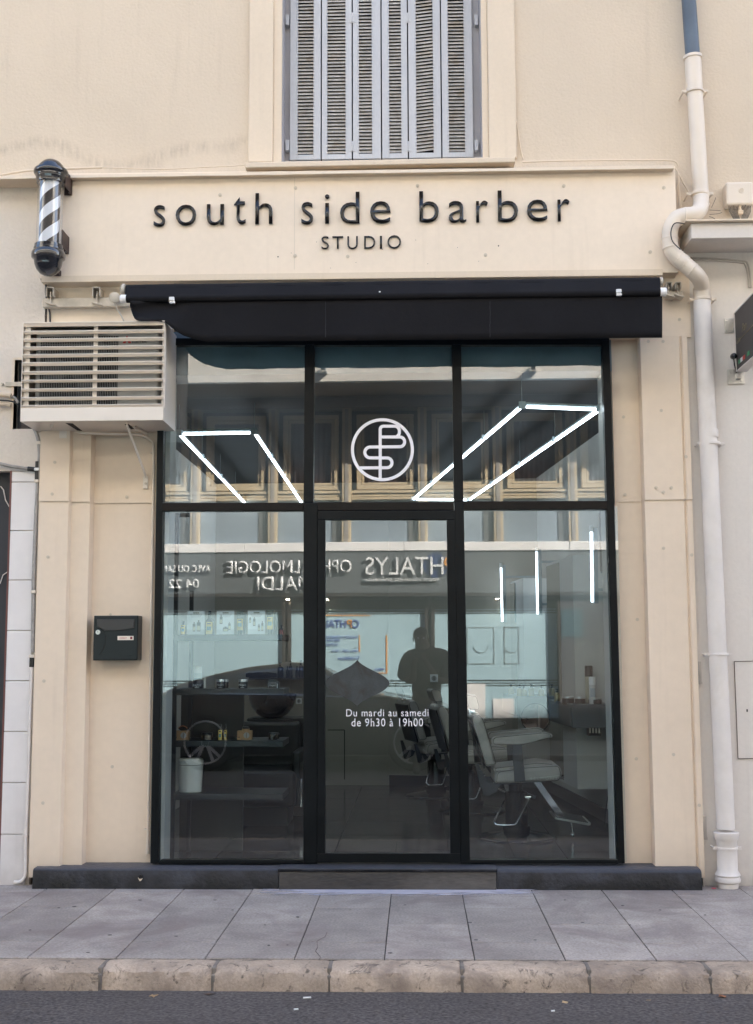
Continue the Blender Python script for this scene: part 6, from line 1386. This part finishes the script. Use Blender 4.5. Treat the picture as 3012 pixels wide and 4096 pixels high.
for px in (1149, 1306, 1990, 600):
    p = V(px, 2372, W-.05); mb = MB(); mb.cyl((p.x, -W-.05, z_fb-.05), (p.x, -W-.05, z_fb-.09), .03, n=14); s2 = mb.build('spot_light', m_tin, ob, smooth=40)
    mb = MB(); mb.cyl((p.x, -W-.05, z_fb-.09), (p.x, -W-.05, z_fb-.10), .028, n=14); mb.build('lamp_disc', emis('warm spot', (1, .8, .55), 60), s2)
# shop windows: frosted sheet with clear lines
z_ft = vz(2432); wl = [(V(a, 2600, W).x, V(b, 2600, W).x) for a, b in ((-900, 300), (330, 1125), (1160, 1700), (1740, 2235))]
for a, b in wl:
    zz = [(vz(2877), vz(2748)), (vz(2743), vz(2738)), (vz(2733), vz(2728)), (vz(2722), vz(2455)), (vz(2450), vz(2445)), (vz(2440), vz(2435)), ]
    t = MB(); t.box(a-.05, a, -W-.3, -W-.12, 0, z_fb-.05); t.box(b, b+.05, -W-.3, -W-.12, 0, z_fb-.05); fr0 = t.build('shop_window', m_obrn, ob)
    for z0_, z1_ in zz:
        if z1_ > z0_: mb = MB(); mb.box(a, b, -W-.2, -W-.19, z0_, z1_); mb.build('frosted_film', m_frost, fr0)
    mb = MB(); mb.box(a, b, -W-.25, -W-.22, 0, z_fb-.1); mb.build('window_pane', M('dim pane', (.05, .055, .055), .2), fr0)
    mb = MB(); mb.box(a, b, -W-.3, -W-.1, 0, vz(2877)); mb.build('stall_riser', m_obrn, fr0)
mb = MB(); a = V(2236, 2600, W).x; mb.box(a, 40, -W-.3, -W-.02, 0, z_fb-.05); mb.build('dark_bay', M('dark stone', (.05, .04, .037), .6, var=.2), ob)
a, b = V(2250, 2548, W), V(2330, 2435, W); mb = MB(); mb.box(a.x, b.x, -W-.02, -W+.0, a.z, b.z); mb.build('poster', M('teal poster', (.03, .075, .09), .5, var=.3, vs=6), ob)
# window decals
m_or = M('orange decal', (.80, .33, .03), .5); m_bl = M('blue decal', (.05, .11, .42), .5)
def odec(x0, y0, x1, y1, mt):
    a, b = V(x0, y1, W+.18), V(x1, y0, W+.18); mb = MB(); mb.box(a.x, b.x, -W-.188, -W-.18, a.z, b.z); return mb.build('decal', mt, ob)
odec(1300, 2459, 1482, 2463, m_or); odec(1436, 2540, 1440, 2608, m_or); odec(1545, 2540, 1549, 2692, m_or); odec(1350, 2690, 1549, 2694, m_or)
def ot2(s_, x0, y0, x1, y1, mt, **k):
    a, b = V(x0, y1, W+.17), V(x1, y0, W+.17); return text(s_, 'decal_lettering', mt, ob, (0, -W-.175, 0), box=(b.x, a.z, 2*b.x-a.x, b.z), back=True, depth=.004, **k)
ot2('HTAL', 1298, 2478, 1385, 2510, m_bl); ot2('P', 1388, 2478, 1408, 2510, m_or); ot2('O', 1406, 2478, 1436, 2510, m_bl)
ot2('AGRÉE ET CONVENTION', 1290, 2540, 1431, 2553, m_bl); ot2('TIERS PAYA', 1298, 2556, 1362, 2566, m_bl); ot2('MUTUELL', 1298, 2572, 1352, 2583, m_bl); ot2('CMU - AME - 100 %', 1328, 2598, 1432, 2608, m_bl)
ot2('Consultations', 1354, 2623, 1440, 2638, m_bl); ot2('www.o', 1500, 2672, 1538, 2682, m_bl)
for x0, x1, lab in ((1868, 1940, 0), (1973, 2055, 1)):
    a, b = V(x0, 2875, W+.17), V(x1, 2735 if not lab else 2795, W+.17); mb = MB(); mb.box(a.x, b.x, -W-.18, -W-.172, a.z, b.z); mb.build('white_notice', m_owhite, ob)
for x0, x1 in ((1868, 1978), (2017, 2078)):
    mb = MB(); zA, zB = vz(2658), vz(2508); xa, xb = V(x0, 2600, W+.18).x, V(x1, 2600, W+.18).x
    for q_ in ((xa, xb, zA, zA+.015), (xa, xb, zB-.015, zB), (xa, xa+.015, zA, zB), (xb-.015, xb, zA, zB)): mb.box(q_[0], q_[1], -W-.188, -W-.182, q_[2], q_[3])
    cxx = (xa+xb)/2; mb.tube([(cxx+.12*math.cos(a_), -W-.185, (zA+zB)/2+.12*math.sin(a_)) for a_ in [math.pi+math.pi*i/14 for i in range(15)]], .006, 5); mb.build('line_decal', M('grey line decal', (.25, .33, .36), .5), ob)
# far ends of the street
mb = MB(); mb.box(-60, -40.2, -40, 40, -.3, 12); tag(mb.build('end_building', m_conc, origin=(-50, 0, 0)), 'plain building closing the left end of the street', 'building')
# ------------------------------------------------------------ parked car behind the photographer
CY = -8.05      # nearest flank of the car
sC = (CY*-1+7.5)/F
def cz_(py): return V(1500, py, -CY).z
m_carp = M('dark metallic car paint', (.06, .056, .058), .3, .5, coat=.6); m_cgl = M('dark car glass', (.02, .022, .025), .05, spec=.8); m_tyre = M('tyre rubber', (.015, .015, .015), .8); m_alloy = M('silver alloy', (.75, .75, .77), .35, .5)
gz = -.035
xr_, xf_ = V(818, 2966, -CY).x, V(1660, 2974, -CY).x     # rear and front wheel
car = thing('parked_car', 'dark hatchback parked across the road, mirrored in the panes', 'car', ((xr_+xf_)/2, CY-.9, gz))
WB = xf_-xr_; L0 = xr_-.80; L1 = xf_+.86
# side outlines: (x, z) top of body (belt) and roof, relative to gz
zt = lambda py: cz_(py)-gz
def px2x(px): return V(px, 2800, -CY).x
roof = [(L0, .62), (L0+.08, .90), (px2x(600), zt(2790)), (px2x(700), zt(2738)), (px2x(830), zt(2700)), (px2x(980), zt(2668)), (px2x(1150), zt(2648)), (px2x(1250), zt(2656)), (px2x(1330), zt(2700)), (px2x(1450), zt(2768)), (px2x(1645), zt(2800)), (px2x(1800), zt(2835)), (L1-.06, .62), (L1, .50)]
def interp(tb, x):
    for (a, za), (b, zb) in zip(tb, tb[1:]):
        if a <= x <= b: return za+(zb-za)*(x-a)/(b-a)
    return tb[-1][1] if x > tb[-1][0] else tb[0][1]
belt = [(L0, .60), (L0+.1, .84), (px2x(700), .95), (px2x(1000), .93), (px2x(1450), .90), (px2x(1645), .86), (px2x(1800), .78), (L1-.06, .60), (L1, .48)]
N = 40; ring = []
for i in range(N+1):
    x = L0+(L1-L0)*i/N; zr_ = interp(roof, x); zb_ = min(interp(belt, x), zr_-.01); e = min(1, max(0, (x-L0)/.35))*min(1, max(0, (L1-x)/.5)); hw = .66+.22*(e**.5)
    th = max(0, zr_-zb_); rw = hw-.05-min(.22, th*.42); zl = .20+(.12*(1-e))
    r_ = [(-hw+.06, zl), (-hw, zl+.12), (-hw, (zl+zb_)/2), (-hw+.015, zb_-.04), (-hw+.05, zb_), (-(hw+rw)/2-.01, zb_+th*.5), (-rw, zb_+th*.9), (-rw+.12, zr_)]
    ring.append([Vector((x, CY-.9+y, gz+z)) for y, z in r_]+[Vector((x, CY-.9-y, gz+z)) for y, z in reversed(r_)])
k = len(ring[0]); mb = MB(); mb.add([v for r_ in ring for v in r_], [(i*k+j, (i+1)*k+j, (i+1)*k+(j+1) % k, i*k+(j+1) % k) for i in range(N) for j in range(k)]+[tuple(range(k)), tuple(N*k+j for j in range(k-1, -1, -1))])
body = mb.build('body', m_carp, car, smooth=50)
def flank(x, f, off=.006):
    """point on the near glass flank, f from belt 0 to roof 1"""
    i = (x-L0)/(L1-L0)*N; i0 = int(i); t = i-i0; r_ = [a*(1-t)+b*t for a, b in zip(ring[i0], ring[min(i0+1, N)])]
    a, b = (r_[k-5], r_[k-7]); p = a+(b-a)*f; n_ = Vector((0, (b-a).z, -(b-a).y)).normalized()
    return p+n_*off*(1 if n_.y > 0 else -1)
def glass_strip(xa, xb, f0, f1, nm, mt=m_cgl, off=.006):
    mb = MB(); n = 14; vs = []
    for i in range(n+1):
        x = xa+(xb-xa)*i/n; vs += [flank(x, f0(i/n), off), flank(x, f1(i/n), off)]
    mb.add(vs, [(2*i, 2*i+2, 2*i+3, 2*i+1) for i in range(n)]); return mb.build(nm, mt, car, smooth=60)
gx = [px2x(835), px2x(1010), px2x(1200), px2x(1385)]
glass_strip(gx[0], gx[1]-.03, lambda t: .12, lambda t: .15+.65*t, 'side_window'); glass_strip(gx[1], gx[2]-.03, lambda t: .10, lambda t: .84, 'side_window'); glass_strip(gx[2], gx[3], lambda t: .10, lambda t: .84-.5*t**3, 'side_window')
m_trimc = M('bright window trim', (.25, .35, .60), .15, .9)
glass_strip(gx[0]-.03, gx[3]+.03, lambda t: .03, lambda t: .09, 'window_trim', m_trimc, .012)
glass_strip(gx[0]-.03, gx[3], lambda t: min(.10+t*3.2, .86), lambda t: min(.16+t*3.2, .93), 'window_trim', m_trimc, .012)
for x in (xr_, xf_):
    for s_ in (0, 1):
        yc = CY-.02 if s_ == 0 else CY-1.78; zc = cz_(2970); sd_ = 1 if s_ == 0 else -1
        R_ = zc-gz
        mb = MB(); mb.lathe([(R_*.72, -.1), (R_*.95, -.1), (R_, -.07), (R_, .06), (R_*.94, .095), (R_*.74, .10), (R_*.72, .08)], (x, yc-sd_*.1, zc), (0, sd_, 0), 40); wh = mb.build('wheel', m_tyre, car, smooth=40)
        mb = MB(); mb.tube([(x+R_*.73*math.cos(a), yc-sd_*.005, zc+R_*.73*math.sin(a)) for a in [2*math.pi*i/40 for i in range(40)]], .014, 8, closed=True)
        for q_ in range(5):
            a = 2*math.pi*q_/5+.3
            for d_ in (-.2, .2):
                mb.bar((x+.05*math.cos(a+d_*.5), yc-sd_*.01, zc+.05*math.sin(a+d_*.5)), (x+R_*.71*math.cos(a+d_), yc-sd_*.012, zc+R_*.71*math.sin(a+d_)), .036, .02, (0, 1, 0))
        mb.cyl((x, yc-sd_*.03, zc), (x, yc+sd_*.0, zc), .055, n=16); mb.build('rim', m_alloy, wh, smooth=40)
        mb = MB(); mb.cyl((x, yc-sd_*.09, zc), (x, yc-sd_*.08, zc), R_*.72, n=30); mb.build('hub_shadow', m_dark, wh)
for nm, xx, col in (('headlight', L1-.12, (.6, .6, .6)), ('tail_light', L0+.08, (.25, .02, .02))):
    for s_ in (-1, 1): mb = MB(); mb.ball((xx, CY-.9+s_*.62, gz+.62), .12, 14, 8, (.8, .9, .5)); mb.build(nm, M(nm, col, .1, coat=.5), car, smooth=60)
for px in (1010, 1200):
    mb = MB(); x = px2x(px)+.35; mb.box(x-.08, x+.08, CY+.0-.012, CY+.012, gz+.78, gz+.81); mb.build('door_handle', m_carp, car, bevel=.006)
mb = MB(); x = px2x(1400); mb.ball((x, CY+.06, gz+.98), .085, 14, 8, (.7, 1.1, .75)); mb.build('wing_mirror', m_carp, car, smooth=60)
# ------------------------------------------------------------ the photographer, mirrored in the door
m_skin = M('skin', (.12, .075, .055), .6); m_shirt = M('dark brown t-shirt', (.045, .036, .030), .9, bump=.002, bs=80); m_jean = M('blue jeans', (.035, .045, .07), .9); m_hair = M('short dark hair', (.02, .015, .012), .8); m_shoe = M('dark shoe', (.03, .03, .03), .6)
g0_ = -.04
per = thing('person', 'person in dark t-shirt and jeans holding a camera up, mirrored in the door glass', 'person', (.10, -7.78, g0_))
def skin(nm, J, E, mt, parent, sub=2):
    me = bpy.data.meshes.new(nm); o0 = org(parent); me.from_pydata([Vector(j[0])-o0 for j in J], E, []); o = bpy.data.objects.new(nm, me); sc.collection.objects.link(o); o.parent = parent; _org[o.name] = o0; me.materials.append(mt)
    sm = o.modifiers.new('skin', 'SKIN'); sm.use_smooth_shade = True
    if not me.skin_vertices: me.skin_vertices.new(name='s') if hasattr(me.skin_vertices, 'new') else None
    sv = me.skin_vertices[0].data
    for i, j in enumerate(J): sv[i].radius = j[1] if isinstance(j[1], tuple) else (j[1], j[1]); sv[i].use_root = (i == 0)
    ss_ = o.modifiers.new('sub', 'SUBSURF'); ss_.levels = sub; ss_.render_levels = sub; return o
bx0, by0 = .12, -7.83
P_ = lambda x, y, z: (bx0+x, by0+y, g0_+z)
# body: pelvis root, legs, spine, neck, head, arms raised to the camera
J = [(P_(0, 0, .93), (.165, .12)), (P_(0, 0, 1.10), (.165, .115)), (P_(0, .0, 1.28), (.18, .125)), (P_(0, .01, 1.41), (.15, .11)), (P_(-.02, .05, 1.52), .062), (P_(-.06, .10, 1.58), .075), (P_(-.065, .11, 1.66), (.088, .10)), (P_(-.065, .11, 1.74), (.07, .08)),
     (P_(-.20, .01, 1.40), .075), (P_(-.25, .07, 1.15), .055), (P_(-.16, .19, 1.14), .046), (P_(-.15, .30, 1.36), .034), (P_(-.12, .32, 1.42), .03),
     (P_(.21, .0, 1.40), .075), (P_(.26, .06, 1.14), .055), (P_(.14, .19, 1.13), .046), (P_(.0, .29, 1.36), .034), (P_(-.04, .31, 1.42), .03),
     (P_(-.10, .0, .86), .10), (P_(-.12, .02, .48), .068), (P_(-.13, -.01, .10), .045), (P_(-.13, .06, .05), .04),
     (P_(.10, .0, .86), .10), (P_(.13, .03, .48), .068), (P_(.16, .0, .10), .045), (P_(.17, .08, .05), .04)]
E = [(0, 1), (1, 2), (2, 3), (3, 4), (4, 5), (5, 6), (6, 7), (3, 8), (8, 9), (9, 10), (10, 11), (11, 12), (3, 13), (13, 14), (14, 15), (15, 16), (16, 17), (0, 18), (18, 19), (19, 20), (20, 21), (0, 22), (22, 23), (23, 24), (24, 25)]
skin('body', J, E, m_skin, per)
J2 = [(P_(0, 0, .84), (.195, .14)), (P_(0, 0, 1.12), (.20, .14)), (P_(0, .0, 1.28), (.235, .15)), (P_(0, .005, 1.42), (.21, .14)), (P_(-.03, .04, 1.50), .115), (P_(-.215, .01, 1.40), .135), (P_(-.27, .07, 1.12), .115), (P_(.225, 0, 1.40), .135), (P_(.285, .06, 1.11), .115)]
skin('t_shirt', J2, [(0, 1), (1, 2), (2, 3), (3, 4), (3, 5), (5, 6), (3, 7), (7, 8)], m_shirt, per)
J3 = [(P_(0, 0, .97), (.17, .125)), (P_(-.10, .0, .84), .115), (P_(-.12, .02, .48), .085), (P_(-.13, -.01, .13), .07), (P_(.10, .0, .84), .115), (P_(.13, .03, .48), .085), (P_(.16, .0, .13), .07)]
skin('jeans', J3, [(0, 1), (1, 2), (2, 3), (0, 4), (4, 5), (5, 6)], m_jean, per)
mb = MB(); c = Vector(P_(-.065, .085, 1.70)); mb.ball(c, .102, 20, 12, (.96, 1.02, .92)); hr = mb.build('hair', m_hair, per, smooth=60)
fc = Vector(P_(-.065, .215, 1.64))
for s_ in (-1, 1):
    mb = MB(); mb.ball(fc+Vector((s_*.033, -.008, .015)), .013, 10, 6); mb.build('eye', m_white, per, smooth=60)
    mb = MB(); mb.ball(fc+Vector((s_*.094, -.10, -.0)), .03, 10, 8, (.35, .7, 1)); mb.build('ear', m_skin, per, smooth=60)
    mb = MB(); xs0 = -.13 if s_ < 0 else .17; mb.ball(P_(xs0, .06, .045), .1, 16, 8, (.5, 1.35, .45)); mb.build('shoe', m_shoe, per, smooth=60)
mb = MB(); mb.ball(fc+Vector((0, .012, -.008)), .02, 10, 8, (.6, .9, 1.2)); mb.build('nose', m_skin, per, smooth=60)
mb = MB(); mb.ball(fc+Vector((0, -.002, -.045)), .02, 10, 6, (1.2, .35, .3)); mb.build('mouth', M('lips', (.25, .1, .09), .5), per, smooth=60)
# camera in the hands, lens just behind the picture's own viewpoint
cam_t = thing('camera', 'black camera held up to the eye by the mirrored photographer', 'camera', (0, -7.60, 1.37))
mb = MB(); mb.box(-.07, .07, -7.625, -7.575, 1.37, 1.455); mb.build('camera_body', m_blkp, cam_t, bevel=.008)
mb = MB(); mb.lathe([(.034, 0), (.036, .02), (.033, .05), (.030, .05), (.028, .04)], (0, -7.575, 1.41), (0, 1, 0), 24); mb.build('lens', m_blkp, cam_t, smooth=40)
for s_, wr in ((-1, Vector(P_(-.12, .32, 1.42))), (1, Vector(P_(-.04, .31, 1.42)))):
    side = Vector((s_*.078, -7.60, 1.405))
    palm = [(tuple(side+Vector((s_*.012, -.04, -.02))), (.020, .030)), (tuple(side+Vector((s_*.012, -.01, .0))), (.018, .034))]
    J4 = palm[:]; E4 = [(0, 1)]
    for f in range(4):
        b = len(J4); z = .028-.018*f; ln = (.9, 1, .95, .8)[f]
        J4 += [(tuple(side+Vector((s_*.012, .012, z))), .0085), (tuple(side+Vector((s_*.006-s_*.012*ln, .034, z-.002))), .008), (tuple(side+Vector((-s_*.030*ln, .034, z-.004))), .0072)]
        E4 += [(1, b), (b, b+1), (b+1, b+2)]
    b = len(J4); J4 += [(tuple(side+Vector((s_*.006, -.035, .015))), .010), (tuple(side+Vector((-s_*.02, -.033, .02))), .009)]; E4 += [(0, b), (b, b+1)]
    skin('hand', J4, E4, m_skin, per, 1)
